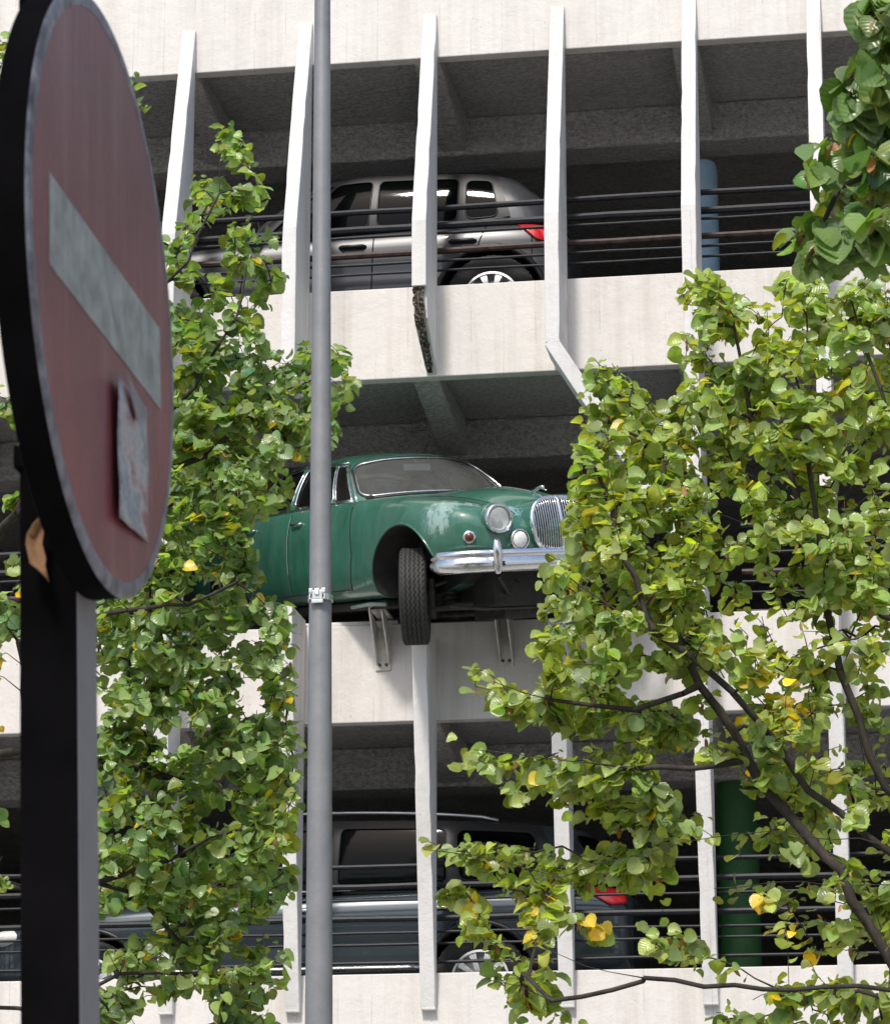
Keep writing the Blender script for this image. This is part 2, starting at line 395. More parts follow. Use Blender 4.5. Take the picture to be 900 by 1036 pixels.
# broken stub of fin 3: the sides still stand, the outer edge has crumbled away
def sd(t): return .49-.05*min(1,t/.45)-.40*max(0,(t-.45)/.55)
m=MB();n=15;vs=[];x0,x1=FX[3]-.100,FX[3]-.001
for i in range(n):
    t=i/(n-1);z=9.099-t*.51;d=sd(t)-.035;xx=x0+.05*max(0,t-.5)
    vs+=[(xx,-d,z),(x1,-d,z),(xx,-.0005,z),(x1,-.0005,z)]
fs=[]
for i in range(n-1):
    a=i*4;b=a+4;fs+=[(a,a+1,b+1,b),(a,b,b+2,a+2),(a+1,a+3,b+3,b+1)]
fs+=[((n-1)*4,(n-1)*4+1,(n-1)*4+3,(n-1)*4+2)]
o=m.add(vs,fs).build('fin_stub',M['fin'],G,bevel=.004);o['label']='bent lower stub of the broken fin'
m=MB();vs=[];fs=[];n=26
for i in range(n):
    t=i/(n-1);z=9.097-t*.50;d=sd(t);q=rnd.uniform
    a0=x0+q(-.004,.014)+.055*max(0,t-.45);a1=x1-.012-q(0,.02)
    row=[(a0+q(0,.01),-d+.04,z)]+[(a0+(a1-a0)*k/4,-d-q(-.012,.016)+(.012 if k in(0,4) else 0),z+q(-.008,.008)) for k in range(5)]+[(a1-q(0,.01),-d+.04,z)]
    vs+=row
for i in range(n-1):
    for k in range(7):
        a=i*7+k;b=i*7+(k+1)%7;fs.append((a,b,b+7,a+7))
fs+=[tuple(range(7)),tuple(range((n-1)*7,n*7))]
o=m.add(vs,fs).build('broken_edge',M['broken'],G);o['label']='crumbling edge of exposed dark aggregate'
rb=MB()
for (x,yy,zz,a) in ((x0+.03,.46,9.06,.0),(x0+.06,.42,8.98,.3)):
    rb.tube([(x,-yy+.03,zz+.04),(x+.004,-yy-.012,zz),(x+.012+.02*a,-yy-.03,zz-.09),(x+.03,-yy-.02,zz-.17)],.005,6)
rb.build('bent_rebar',M['bolt'],G,smooth=True)
# diagonal brace from fin 4 down to fin 5
a=Vector((FX[4]-.066,-.445,8.635));b=Vector((FX[5]-.055,-.36,7.02));d=(b-a).normalized();sd=Vector((0,1,0)).cross(d).normalized()
vs=[]
for p in (a,b):
    for sx,sy in ((-1,-1),(1,-1),(1,1),(-1,1)): vs.append(p+sd*.052*sx+Vector((0,1,0))*(.055 if sy<0 else .30)*sy)
o=MB().add(vs,[(0,1,2,3),(4,7,6,5),(0,4,5,1),(1,5,6,2),(2,6,7,3),(3,7,4,0)]).build('diagonal_brace',M['fin'],G,bevel=.006);o['label']='slanting white concrete strut joining two fins'
# columns
MB().lathe([(0,.115),(1.55,.115),(1.70,.115),(1.76,.10),(1.785,.06)],(1.83,1.62,8.98),(0,0,1)).build('column',M['bluecol'],G,smooth=True,label='pale blue round column')
MB().lathe([(0,.15),(1.9,.15)],(1.98,1.62,3.91),(0,0,1)).build('column',M['greencol'],G,smooth=True,label='dark green round column behind the right tree')
MB().lathe([(0,.15),(1.9,.15)],(-3.12,1.62,3.91),(0,0,1)).build('column',M['greencol'],G,smooth=True,label='dark green round column at the left')
for zf,zt in ((8.98,10.86),(6.43,8.35),(3.91,5.80)):
    for x in (-12.5,-9.4,-6.3,5.6,8.7,11.8):
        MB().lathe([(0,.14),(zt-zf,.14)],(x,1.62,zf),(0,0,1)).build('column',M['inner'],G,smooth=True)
# rails
def rails(zt,offs,segs):
    for (dz,r,worn) in offs:
        for (x0,x1) in segs:
            n=int((x1-x0)/.95)+1;pts=[]
            for i in range(n*2+1):
                t=i/(n*2);pts.append((x0+(x1-x0)*t,.16,zt+dz+rnd.uniform(-.004,.004)-.012*math.sin(t*math.pi*6)*r*20))
            MB().tube(pts,r,8).build('rail',M['rail_worn'] if worn else M['rail'],G,smooth=True)
UP=[(.03,.017,1),(.172,.010,0),(.250,.011,0),(.325,.025,1),(.465,.012,0),(.525,.029,0),(.665,.024,0)]
LO=[(.095,.012,0),(.225,.010,0),(.305,.010,0),(.405,.022,0),(.535,.010,0),(.635,.022,0),(.775,.017,0)]
rails(UT,UP,[(XL+.01,XR-.01)])
rails(MT,UP,[(XL+.01,-2.0),(2.15,XR-.01)])
rails(BT,LO,[(XL+.01,XR-.01)])
# small rail posts
for zt,ks in ((UT,range(-13,18)),(MT,list(range(-13,-1))+list(range(6,18))),(BT,range(-13,18))):
    for k in ks:
        MB().box(FX[k]-.075,FX[k]-.045,.14,.18,zt-.02,zt+.80).build('rail_post',M['rail'],G)
# steel brackets carrying the car
for px in (388,512):
    x=onY(px,640,0).x
    br=MB();y0=-.002
    br.box(x-.055,x+.055,-.014,y0,MT-.34,MT+.0)
    br.prism([(-.014,MT-.30),(-.014,MT-.02),(-.33,MT+.05),(-.33,MT+.02)],'x',x-.05,x-.038)
    br.prism([(-.014,MT-.30),(-.014,MT-.02),(-.33,MT+.05),(-.33,MT+.02)],'x',x+.038,x+.05)
    br.box(x-.055,x+.055,-.36,.10,MT+.052,MT+.066)
    bo=br.build('bracket',M['bracket'],G,bevel=.003)
    bl=MB()
    for sx in (-.024,.024): bl.lathe([(0,.012),(.012,.012),(.014,.007)],(x+sx,-.014,MT-.30),(0,-1,0),6)
    bl.build('bolt',M['bolt'],bo)
# rough patching above the sawn fin
MB().box(-1.10,-.30,.02,.09,MT-.001,MT+.035).build('packing',M['white'],G,bevel=.012)

# ------------------------------------------------------------------ vehicles
def loft(stations,half):
    """stations: list of lists of (x,y,z) half rings, bottom centre to top centre"""
    vs=[];fs=[];L=len(half(stations[0]))
    n=None
    for s in stations:
        h=half(s);ring=h+[(p[0],-p[1],p[2]) for p in h[-2:0:-1]]
        n=len(ring);vs+=ring
    for i in range(len(stations)-1):
        for k in range(n):
            fs.append((i*n+k,i*n+(k+1)%n,(i+1)*n+(k+1)%n,(i+1)*n+k))
    h=L-1
    for base in (0,(len(stations)-1)*n):   # quad caps
        for k in range(h):
            a=base+k;b=base+k+1;c=base+(n-k-1)%n;d=base+(n-k)%n
            idx=[a,b,c,d];u=[]
            for q in idx:
                if q not in u:u.append(q)
            if len(u)>=3:fs.append(tuple(u))
    return vs,fs
def interp(tab,x):
    tab=sorted(tab)
    if x<=tab[0][0]:return tab[0][1:]
    for a,b in zip(tab,tab[1:]):
        if a[0]<=x<=b[0]:
            t=(x-a[0])/(b[0]-a[0]);return tuple(p+(q-p)*t for p,q in zip(a[1:],b[1:]))
    return tab[-1][1:]
class House:
    """greenhouse: ruled surface between belt curve and roof-edge curve"""
    def __init__(s,nodes,bulge=.02,top=(0,0,0),z=1.45):
        s.B=[Vector(n[0]) for n in nodes];s.T=[Vector(n[1]) for n in nodes];s.S=len(nodes)-1;s.bulge=bulge;s.z=z
        mr=lambda P:[Vector((p.x,-p.y,p.z)) for p in P]
        s.Bf=mr(s.B[:0:-1])+s.B ; s.Tf=mr(s.T[:0:-1])+s.T
        s.cx=(s.T[0].x+s.T[-1].x)/2
    def P(s,t,v,off=0):
        t=max(-s.S,min(s.S,t))
        b=catmull(s.Bf,t+s.S);tp=catmull(s.Tf,t+s.S)
        e=.01;b2=catmull(s.Bf,min(2*s.S,t+s.S+e));b1=catmull(s.Bf,max(0,t+s.S-e))
        tg=(b2-b1);nn=tg.cross(tp-b)
        if nn.length>1e-9:nn.normalize()
        p=b.lerp(tp,v);c=Vector((s.cx,0,p.z))
        if nn.dot(p-c)<0:nn=-nn
        return p+nn*(s.bulge*4*v*(1-v)+off)
    def contour(s,t0,t1,v0,v1,r,K=10):
        # rounded rectangle in metres-ish parameter space
        w=(s.P(t1,.5)-s.P(t0,.5)).length;h=(s.P((t0+t1)/2,v1)-s.P((t0+t1)/2,v0)).length
        rt=min(.5,r/max(w,.01))*(t1-t0);rv=min(.5,r/max(h,.01))*(v1-v0);out=[]
        for (ct,cv,a0) in ((t1-rt,v1-rv,0),(t0+rt,v1-rv,90),(t0+rt,v0+rv,180),(t1-rt,v0+rv,270)):
            seg=[]
            for i in range(K+1):
                a=R(a0+90*i/K);seg.append((ct+rt*math.cos(a),cv+rv*math.sin(a)))
            out.append(seg)
        pts=[]
        for i in range(4):
            pts+=out[i];a=out[i][-1];b=out[(i+1)%4][0]
            for j in range(1,12):
                pts.append((a[0]+(b[0]-a[0])*j/12,a[1]+(b[1]-a[1])*j/12))
        return pts
    def window(s,t0,t1,v0,v1,mt0,mt1,mv0,mv1,r,lean=0):
        inner=s.contour(t0+mt0,t1-mt1,v0+mv0,v1-mv1,r)
        if lean:  # shape into triangle-ish by shifting top with v
            inner=[(a+lean*(b-.5),b) for a,b in inner]
        outer=[]
        ct=(t0+t1)/2;cv=(v0+v1)/2
        for (a,b) in inner:
            # push to outer rectangle along ray from centre
            da,db=(a-ct)/((t1-t0)/2),(b-cv)/((v1-v0)/2);k=1/max(abs(da),abs(db),1e-6)
            outer.append((ct+(a-ct)*k,cv+(b-cv)*k))
        # ensure the corners
        fr=MB();n=len(inner)
        for (cc,cd) in ((t0,v0),(t0,v1),(t1,v0),(t1,v1)):
            j=min(range(n),key=lambda i:abs(outer[i][0]-cc)/(t1-t0)+abs(outer[i][1]-cd)/(v1-v0));outer[j]=(cc,cd)
        L=4
        vs=[s.P(inner[i][0]+(outer[i][0]-inner[i][0])*q/L,inner[i][1]+(outer[i][1]-inner[i][1])*q/L) for q in range(L+1) for i in range(n)]
        fr.add(vs,[(q*n+i,q*n+(i+1)%n,(q+1)*n+(i+1)%n,(q+1)*n+i) for q in range(L) for i in range(n)])
        gl=MB();Q=6;gc=(sum(a for a,_ in inner)/n,sum(b for _,b in inner)/n)
        vs=[];
        for q in range(Q):
            k=1-q/Q
            vs+=[s.P(gc[0]+(a-gc[0])*k,gc[1]+(b-gc[1])*k,-.006) for a,b in inner]
        vs.append(s.P(gc[0],gc[1],-.006));c=len(vs)-1
        gl.add(vs,[(q*n+i,q*n+(i+1)%n,(q+1)*n+(i+1)%n,(q+1)*n+i) for q in range(Q-1) for i in range(n)]+[((Q-1)*n+i,(Q-1)*n+(i+1)%n,c) for i in range(n)])
        trim=[s.P(a,b,.002) for a,b in inner]
        return fr,gl,trim
    def roof(s,rings=8,n=96):
        m=MB();vs=[]
        for q in range(rings):
            k=1-q/rings
            for i in range(n):
                t=-s.S+2*s.S*i/n;p=s.P(t,1);x=s.cx+(p.x-s.cx)*k;y=p.y*k;z=p.z+(s.z-p.z)*(1-k**2.4)
                vs.append((x,y,z))
        vs.append((s.cx,0,s.z));c=len(vs)-1
        m.add(vs,[(q*n+i,q*n+(i+1)%n,(q+1)*n+(i+1)%n,(q+1)*n+i) for q in range(rings-1) for i in range(n)]+[((rings-1)*n+i,(rings-1)*n+(i+1)%n,c) for i in range(n)])
        return m
def cut_arches(o,arches,inner_mat_index):
    for (x,z,r,y) in arches:
        for sgn in (-1,1):
            c=MB().lathe([(0,r),(.30,r*.97),(.31,.01)],(x,sgn*(y+.25),z),(0,-sgn,0),48).box(0,0,0,0,0,0) if 0 else MB().lathe([(0,r),(.60,r*.98)],(x,sgn*(y+.25),z),(0,-sgn,0),48)
            c.m=[0]*len(c.m)
            co=c.build('cut',[M['under']]);m=o.modifiers.new('b','BOOLEAN');m.object=co;m.operation='DIFFERENCE';m.solver='EXACT'
            try:m.material_mode='TRANSFER'
            except Exception:pass
            apply_mods(o);bpy.data.objects.remove(co,do_unlink=True)
def wheel(parent,c,r,w,side,rimr,kind,turn=0,camber=0):
    """side -1: outside faces -y"""
    hub=MB();ax=Vector((0,side,0))
    rot=Matrix.Rotation(turn,3,'Z')@Matrix.Rotation(camber,3,'X')
    # rim dish
    if kind=='steel':
        hub.lathe([(-w*.45,rimr*.97),(w*.30,rimr*.97),(w*.40,rimr*1.0),(w*.42,rimr*.93),(w*.30,rimr*.86),(w*.28,rimr*.5),(w*.40,rimr*.45),(w*.46,rimr*.3),(w*.50,rimr*.08)],(0,0,0),ax,40)
    else:
        hub.lathe([(-w*.45,rimr*.97),(w*.36,rimr*.97),(w*.42,rimr*1.0),(w*.43,rimr*.92),(w*.20,rimr*.88),(-w*.1,rimr*.8),(-w*.1,.02)],(0,0,0),ax,40)
        for k in range(10):
            a=2*math.pi*k/10;d=Vector((math.cos(a),0,math.sin(a)));t=Vector((-d.z,0,d.x))
            vs=[]
            for rr,hw,yy in ((rimr*.16,.018,.40),(rimr*.55,.017,.42),(rimr*.93,.027,.38)):
                for sg in (-1,1):
                    vs+=[d*rr+t*hw*sg+ax*w*yy,d*rr+t*hw*sg+ax*w*(yy-.16)]
            f=[]
            for i in range(2):
                b=i*4;f+=[(b,b+2,b+6,b+4),(b+1,b+5,b+7,b+3),(b,b+4,b+5,b+1),(b+2,b+3,b+7,b+6)]
            f+=[(8,10,11,9),(0,1,3,2)]
            hub.add(vs,f)
        hub.lathe([(w*.25,rimr*.24),(w*.43,rimr*.22),(w*.46,rimr*.12)],(0,0,0),ax,24)
    hub.v=[tuple(rot@Vector(v)+Vector(c)) for v in hub.v]
    ho=hub.build('wheel',M['alloy' if kind!='steel' else 'chrome'],parent,smooth=True)
    ty=MB();n=96;prof=[]
    # tyre sidewall inner->outer tread->other side, axial pos p, radius
    side_p=[(-.40,rimr*.98),(-.47,rimr*1.08),(-.52,(rimr+r)/2),(-.50,r*.93),(-.45,r*.975)]
    tread=[];cnt=5
    for i in range(cnt):
        a=-.41+.82*i/cnt;b=-.41+.82*(i+1)/cnt;g=.022
        tread+=[(a+g*.35,r*.972),(a+g*.9,r),(b-g*.9,r),(b-g*.35,r*.972)]
    prof=side_p+tread+[(-p,q) for p,q in side_p[::-1]]
    vs=[];L=len(prof)
    for k in range(n):
        a=2*math.pi*k/n;zz=(.006 if k%2 else -.006)
        for j,(p,q) in enumerate(prof):
            off=zz if 5<=j<5+len(tread) else 0
            q2=q
            if j in (3,4,L-5,L-4) and k%2: q2=q-.004
            vs.append(Vector((math.cos(a)*q2,p*w+off,math.sin(a)*q2)))
    fs=[(k*L+j,k*L+j+1,((k+1)%n)*L+j+1,((k+1)%n)*L+j) for k in range(n) for j in range(L-1)]
    vs=[rot@v+Vector(c) for v in vs]
    ty.add(vs,fs);to=ty.build('tyre',M['rubber'],ho,smooth=True,angle=25)
    return ho
def surfer(o):
    bm=bmesh.new();bm.from_mesh(o.data);t=BVHTree.FromBMesh(bm);bm.free()
    def side(x,z,s=-1,off=.001):
        h=t.ray_cast(Vector((x,s*2,z)),Vector((0,-s,0)))
        return Vector((x,h[0].y+s*off,z)) if h[0] else None
    def front(y,z,off=.001):
        h=t.ray_cast(Vector((3,y,z)),Vector((-1,0,0)));return Vector((h[0].x+off,y,z)) if h[0] else None
    def top(x,y,off=.001):
        h=t.ray_cast(Vector((x,y,3)),Vector((0,0,-1)));return Vector((x,y,h[0].z+off)) if h[0] else None
    return side,front,top
def seam(parent,name,pts,r=.004,m='seam'):
    pts=[p for p in pts if p is not None]
    if len(pts)>1: return MB().tube(pts,r,6).build(name,M[m],parent,smooth=True)
def lin(a,b,n): return [(a[0]+(b[0]-a[0])*i/n,a[1]+(b[1]-a[1])*i/n) for i in range(n+1)]

# ---- the old green saloon
def old_car():
    root=empty('vintage_car');tag(root,'old dusty green saloon with chrome bumper jutting nose-first out of the garage','car')
    # x, w, zb, zs, yc, yv, zv, zc
    tab=[(-3.82,.40,.52,.62,.30,.22,.63,.63),(-3.74,.58,.42,.74,.40,.28,.76,.77),(-3.5,.70,.35,.86,.50,.33,.87,.88),(-3.1,.78,.31,.93,.58,.40,.93,.94),(-2.73,.81,.29,.955,.64,.5,.95,.95),
     (-2.2,.83,.27,.965,.70,.58,.955,.95),(-1.6,.84,.26,.97,.72,.6,.96,.955),(-1.0,.84,.26,.975,.72,.6,.965,.96),(-.72,.84,.26,.98,.71,.55,.985,.985),(-.45,.845,.26,.975,.68,.47,.975,1.02),
     (0,.85,.27,.955,.645,.44,.935,1.01),(.28,.845,.33,.92,.62,.41,.875,.97),(.48,.80,.43,.88,.565,.35,.82,.925),(.60,.74,.47,.84,.515,.31,.775,.875),(.67,.66,.50,.79,.455,.27,.735,.82),(.715,.56,.52,.72,.38,.22,.69,.745),(.735,.40,.54,.66,.28,.16,.64,.66)]
    xs=[-3.82,-3.74,-3.5,-3.1,-2.73,-2.2,-1.6,-1.0,-.72,-.45,-.22,0,.28,.48,.60,.67,.715,.735]
    def half(x):
        w,zb,zs,yc,yv,zv,zc=interp(tab,x);h=zs-zb
        return [(x,0,zb),(x,.5*w,zb),(x,.86*w,zb),(x,.95*w,zb+.06*h+.01),(x,.992*w,zb+.28*h),(x,w,zb+.52*h),(x,.985*w,zb+.76*h),(x,.945*w,zb+.91*h),(x,(.945*w+yc)/2+.012,zs-.012),(x,yc-.03,zs+.004),(x,yv,zv),(x,yv*.45,zc-.012),(x,0,zc)]
    vs,fs=loft(xs,half);b=MB().add(vs,fs)
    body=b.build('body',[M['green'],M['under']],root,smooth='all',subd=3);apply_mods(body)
    cut_arches(body,[(0.02,.335,.42,.86),(-2.73,.30,.36,.86)],1)
    body.data.polygons.foreach_set('use_smooth',[True]*len(body.data.polygons))
    try: body.data.set_sharp_from_angle(angle=R(35))
    except Exception:pass
    for p in body.data.polygons:
        if (p.center.x>.30 and p.center.z<.52 and p.normal.z<.35) or (p.center.x>.25 and p.center.z<.52 and abs(p.center.y)<.80): p.material_index=1
    side,front,top=surfer(body)
    # lamp nacelles
    HLY,HLZ,FGY,FGZ=.475,.742,.335,.595
    hp=front(HLY,HLZ);hx=(hp.x if hp else .66)+.035
    fp=front(FGY,FGZ);gx_=(fp.x if fp else .72)+.03
    for s in (-1,1):
        for (x0,y,z,r,L) in ((hx-.02,HLY*s,HLZ,.112,.50),(gx_-.02,FGY*s,FGZ,.080,.30)):
            prof=[(-.012,r*.5),(-.012,r*.93),(-.02,r),(-.08,r*1.0),(-.18*L/.5,r*.97),(-.30*L/.5,r*.80),(-.42*L/.5,r*.5),(-L,.01)]
            MB().lathe([(d,rr) for d,rr in prof],(x0,y,z),(1,0,0.04),36).build('lamp_pod',M['green'],body,smooth='all')
    # wing lip round the arch
    for s in (-1,1):
        pts=[]
        for i in range(33):
            a=R(-4+198*i/32);p=side(.02+.427*math.cos(a),.335+.427*math.sin(a),s,.001)
            if p:pts.append(p)
        MB().tube(pts,.009,8).build('arch_lip',M['green'],body,smooth='all')
    # greenhouse
    H=House([((-.63,0,1.0),(-1.1,0,1.33)),((-.70,.34,.995),(-1.13,0.27,1.32)),((-.86,.645,.975),(-1.23,0.49,1.28)),((-1.12,.70,.972),(-1.34,0.525,1.285)),((-1.72,.725,.965),(-1.74,0.545,1.295)),
             ((-2.30,.715,.955),(-2.2,0.53,1.265)),((-2.78,.66,.945),(-2.5,0.47,1.21)),((-3.02,.40,.94),(-2.66,0.3,1.205)),((-3.10,0,.94),(-2.7,0,1.215))],.022,z=1.385)
    wins=[('windscreen',-2.05,2.05,.13,.13,.085,.10,.09,0,M['screen']),
          ('rear_window',6.5,9.5,.15,.15,.15,.18,.08,0,M['glass'])]
    for nm,a,bb,m0,m1,n0,n1,r,le,mm in wins[:1]:
        fr,gl,tr=H.window(a,bb,0,1,m0,m1,n0,n1,r)
        fr.build('window_frame',M['green'],body,smooth='all');g=gl.build(nm,mm,root,smooth='all')
        MB().tube(tr,.008,8,closed=True).build('chrome_trim',M['chrome'],g,smooth='all')
        MB().tube([Vector(t)*1 for t in [H.P(p[0],p[1],-.002) for p in H.contour(a+m0-.03,bb-m1+.03,n0-.035,1-n1+.04,r+.02)]],.011,8,closed=True).build('rubber_seal',M['black'],g,smooth='all')
    # rear window from both halves
    for s in (-1,1):
        segs=[('quarter_window',2.05,2.98,.16,.05,.05,.08,.02,.0),('door_window',2.98,4.0,.04,.05,.05,.07,.05,0),('door_window',4.0,5.2,.05,.10,.05,.07,.07,0),('side_panel',5.2,6.3,0,0,0,0,0,0),('rear_window',6.3,8.0,.2,.0,.15,.18,.08,0)]
        for nm,a,bb,m0,m1,n0,n1,r,le in segs:
            if nm=='side_panel':
                vs=[H.P(s*(a+(bb-a)*i/8),j/6) for j in range(7) for i in range(9)]
                MB().add(vs,[(j*9+i,j*9+i+1,(j+1)*9+i+1,(j+1)*9+i) for j in range(6) for i in range(8)]).build('window_frame',M['green'],body,smooth='all');continue
            if nm=='quarter_window':
                # triangular vent light
                fr,gl,tr=H.window(s*a if s>0 else s*bb,s*bb if s>0 else s*a,0,1,m0 if s>0 else m1,m1 if s>0 else m0,n0,n1,r)
            else:
                fr,gl,tr=H.window(s*a if s>0 else s*bb,s*bb if s>0 else s*a,0,1,m0 if s>0 else m1,m1 if s>0 else m0,n0,n1,r)
            fr.build('window_frame',M['green'],body,smooth='all');g=gl.build(nm,M['glass'],root,smooth='all')
            MB().tube(tr,.008,6,closed=True).build('chrome_trim',M['chrome'],g,smooth='all')
    H.roof().build('roof',M['green'],root,smooth='all')
    # drip rail + belt chrome
    for s in (-1,1):
        MB().tube([H.P(s*(2.0+4.3*i/30),1.0,.008) for i in range(31)],.008,6).build('drip_rail',M['chrome'],root,smooth='all')
        MB().tube([H.P(s*(2.15+4.2*i/30),.01,.006) for i in range(31)],.009,6).build('belt_trim',M['chrome'],root,smooth='all')
        MB().tube([H.P(s*2.05,j/10,.004) for j in range(11)],.010,6).build('pillar_trim',M['chrome'],root,smooth='all')
    # door gaps
    def vline(x0,z0,x1,z1,s,n=14): return [side(x,z,s,.0005) for x,z in lin((x0,z0),(x1,z1),n)]
    for s in (-1,1):
        seam(body,'door_gap',vline(-.70,.93,-.66,.60,s)+vline(-.66,.58,-.74,.34,s))
        seam(body,'door_gap',vline(-1.62,.94,-1.62,.36,s))
        seam(body,'door_gap',vline(-2.44,.92,-2.40,.60,s)+vline(-2.36,.5,-2.28,.36,s))
        seam(body,'sill_gap',vline(-.74,.345,-2.28,.345,s,30))
        seam(body,'pale_line',vline(-1.635,.92,-1.635,.5,s),.002,'seamlight')  # thin pale line beside the door gap
        seam(body,'side_crease',vline(-.50,.93,-.52,.34,s),.0035,'green')
        for xh in (-1.50,-2.26):
            MB().tube([(xh-.07,0,0),(xh-.06,0,.0),(xh+.06,0,0),(xh+.07,0,0)],.01,8)
            p=side(xh,.86,s,.02);h=MB().tube([p+Vector((-.075,-.02*s,0)),p+Vector((-.065,0,0)),p+Vector((.065,0,0)),p+Vector((.075,-.02*s,0))],[.008,.009,.009,.012],8)
            h.build('door_handle',M['chrome'],root,smooth='all')
    # bonnet shut lines and centre strip
    for s in (-1,1):
        seam(body,'bonnet_gap',[top(-.66+1.30*i/22,s*(.50-.22*(i/22)**1.5),.0005) for i in range(23)],.0035)
    MB().tube([top(-.62+1.26*i/24,0,.004) for i in range(25)],.007,8).build('bonnet_strip',M['chrome'],root,smooth='all')
    # leaping ornament
    p=top(.50,0,.0);orn=MB()
    orn.tube([p+Vector((-.07,0,.012)),p+Vector((-.055,0,.03)),p+Vector((0,0,.045)),p+Vector((.05,0,.055)),p+Vector((.075,0,.05))],[.006,.015,.014,.011,.012],10)
    orn.tube([p+Vector((.045,.006,.05)),p+Vector((.085,.008,.03)),p+Vector((.10,.008,.026))],[.006,.005,.003],6)
    orn.tube([p+Vector((-.05,.006,.025)),p+Vector((-.09,.006,.0)),p+Vector((-.05,0,-.004)),p+Vector((.03,0,-.002))],[.008,.006,.006,.004],6)
    orn.build('bonnet_ornament',M['chrome'],root,smooth='all')
    # grille
    def gl_out(t):   # closed outline, t 0..1
        a=2*math.pi*t;cy,sy=math.cos(a),math.sin(a)
        y=.225*math.copysign(abs(cy)**.72,cy)*(1-.10*max(0,-sy)) ;z=.685+.195*math.copysign(abs(sy)**.80,sy);return y,z
    gx=lambda z:.772-.055*max(0,(z-.62)/.27)**1.6
    out=[(gx(gl_out(i/48)[1]),*gl_out(i/48)) for i in range(48)]
    gr=MB().tube(out,.016,10,closed=True).build('grille',M['chrome'],root,smooth='all')
    sl=MB()
    for i in range(-11,12):
        y=i*.0185;zz=[z for t in range(400) for yy,z in (gl_out(t/400),) if abs(yy-y)<.004]
        if not zz:continue
        z0,z1=min(zz),max(zz);pts=[(gx(z0+(z1-z0)*k/8)+(.008 if i else .016),y,z0+(z1-z0)*k/8) for k in range(9)]
        sl.tube(pts,.0042 if i else .013,6)
    sl.build('grille_slats',M['chrome'],gr,smooth='all')
    bk=MB();bk.add([(o_[0]-.03,o_[1],o_[2]) for o_ in out]+[(.72,0,.68)],[(i,(i+1)%48,48) for i in range(48)]);bk.build('grille_back',M['black'],gr)
    shp=MB();n=48
    ring=[(o_[0]-.006,o_[1]*1.04,.685+(o_[2]-.685)*1.03) for o_ in out]+[(o_[0]-.16,o_[1]*1.22,.68+(o_[2]-.68)*1.06-.01) for o_ in out]
    shp.add(ring,[(i,(i+1)%n,n+(i+1)%n,n+i) for i in range(n)]);shp.build('grille_cowl',M['green'],body,smooth='all')
    # lamps
    for s in (-1,1):
        hl=MB().lathe([(-.03,.098),(.012,.104),(.026,.100),(.030,.090),(.018,.083)],(hx,HLY*s,HLZ),(1,0,.04),40,cap=False).build('headlight',M['chrome'],root,smooth='all')
        MB().lathe([(-.035,.004),(-.032,.03),(-.022,.055),(.0,.084)],(hx,HLY*s,HLZ),(1,0,.04),32,cap=False).build('reflector',M['lens'],hl,smooth='all')
        MB().lathe([(.0,.085),(.018,.080),(.032,.058),(.04,.03),(.042,.002)],(hx,HLY*s,HLZ),(1,0,.04),32).build('lens',glens,hl,smooth='all')
        MB().lathe([(-.034,.026),(-.012,.022),(-.004,.004)],(hx,HLY*s,HLZ),(1,0,.04),16).build('bulb',M['alloy'],hl,smooth='all')
        fl=MB().lathe([(-.03,.070),(.012,.073),(.022,.068),(.018,.062)],(gx_,FGY*s,FGZ),(1,0,0),32,cap=False).build('fog_light',M['chrome'],root,smooth='all')
        MB().lathe([(.005,.066),(.022,.050),(.030,.02),(.031,.002)],(gx_,FGY*s,FGZ),(1,0,0),32).build('lens',M['lens'],fl,smooth='all')
        pp=front(.665*s,.625)
        nx=Vector((1,.5*s,0)).normalized();px_=pp if pp else Vector((.56,.665*s,.625))
        sl_=MB().lathe([(-.03,.042),(.012,.044),(.018,.036)],px_,nx,24).build('side_light',M['chrome'],root,smooth='all')
        MB().lathe([(.010,.034),(.026,.028),(.034,.008)],px_,nx,24).build('lens',M['amber'],sl_,smooth='all')
    # bumper
    path=[(.46,-.835),(.54,-.835),(.62,-.81),(.70,-.755),(.765,-.66),(.805,-.53),(.83,-.38),(.845,-.2),(.85,0)]
    path=path+[(x,-y) for x,y in path[-2::-1]]
    prof=[(-.02,.052),(.004,.062),(.018,.052),(.020,.036),(.010,.022),(.022,.010),(.030,-.012),(.026,-.040),(.006,-.060),(-.022,-.062),(-.026,-.05),(-.012,-.03),(-.012,.03)]
    vs=[];n=len(prof);pp=[Vector((x,y,0)) for x,y in path];PP=[catmull(pp,(len(pp)-1)*i/60) for i in range(61)]
    for i,p in enumerate(PP):
        t=(PP[min(i+1,60)]-PP[max(i-1,0)]).normalized();nn=Vector((t.y,-t.x,0))
        tp=1-.35*max(0,(abs(i-30)-27)/3)
        for d,z in prof: vs.append(p+nn*d+Vector((0,0,.455+z*1.22*tp)))
    fs=[(i*n+k,i*n+(k+1)%n,(i+1)*n+(k+1)%n,(i+1)*n+k) for i in range(60) for k in range(n)]+[tuple(range(n)),tuple(range(60*n,61*n))]
    bp=MB().add(vs,fs).build('front_bumper',M['chrome'],root,smooth=True,angle=50)
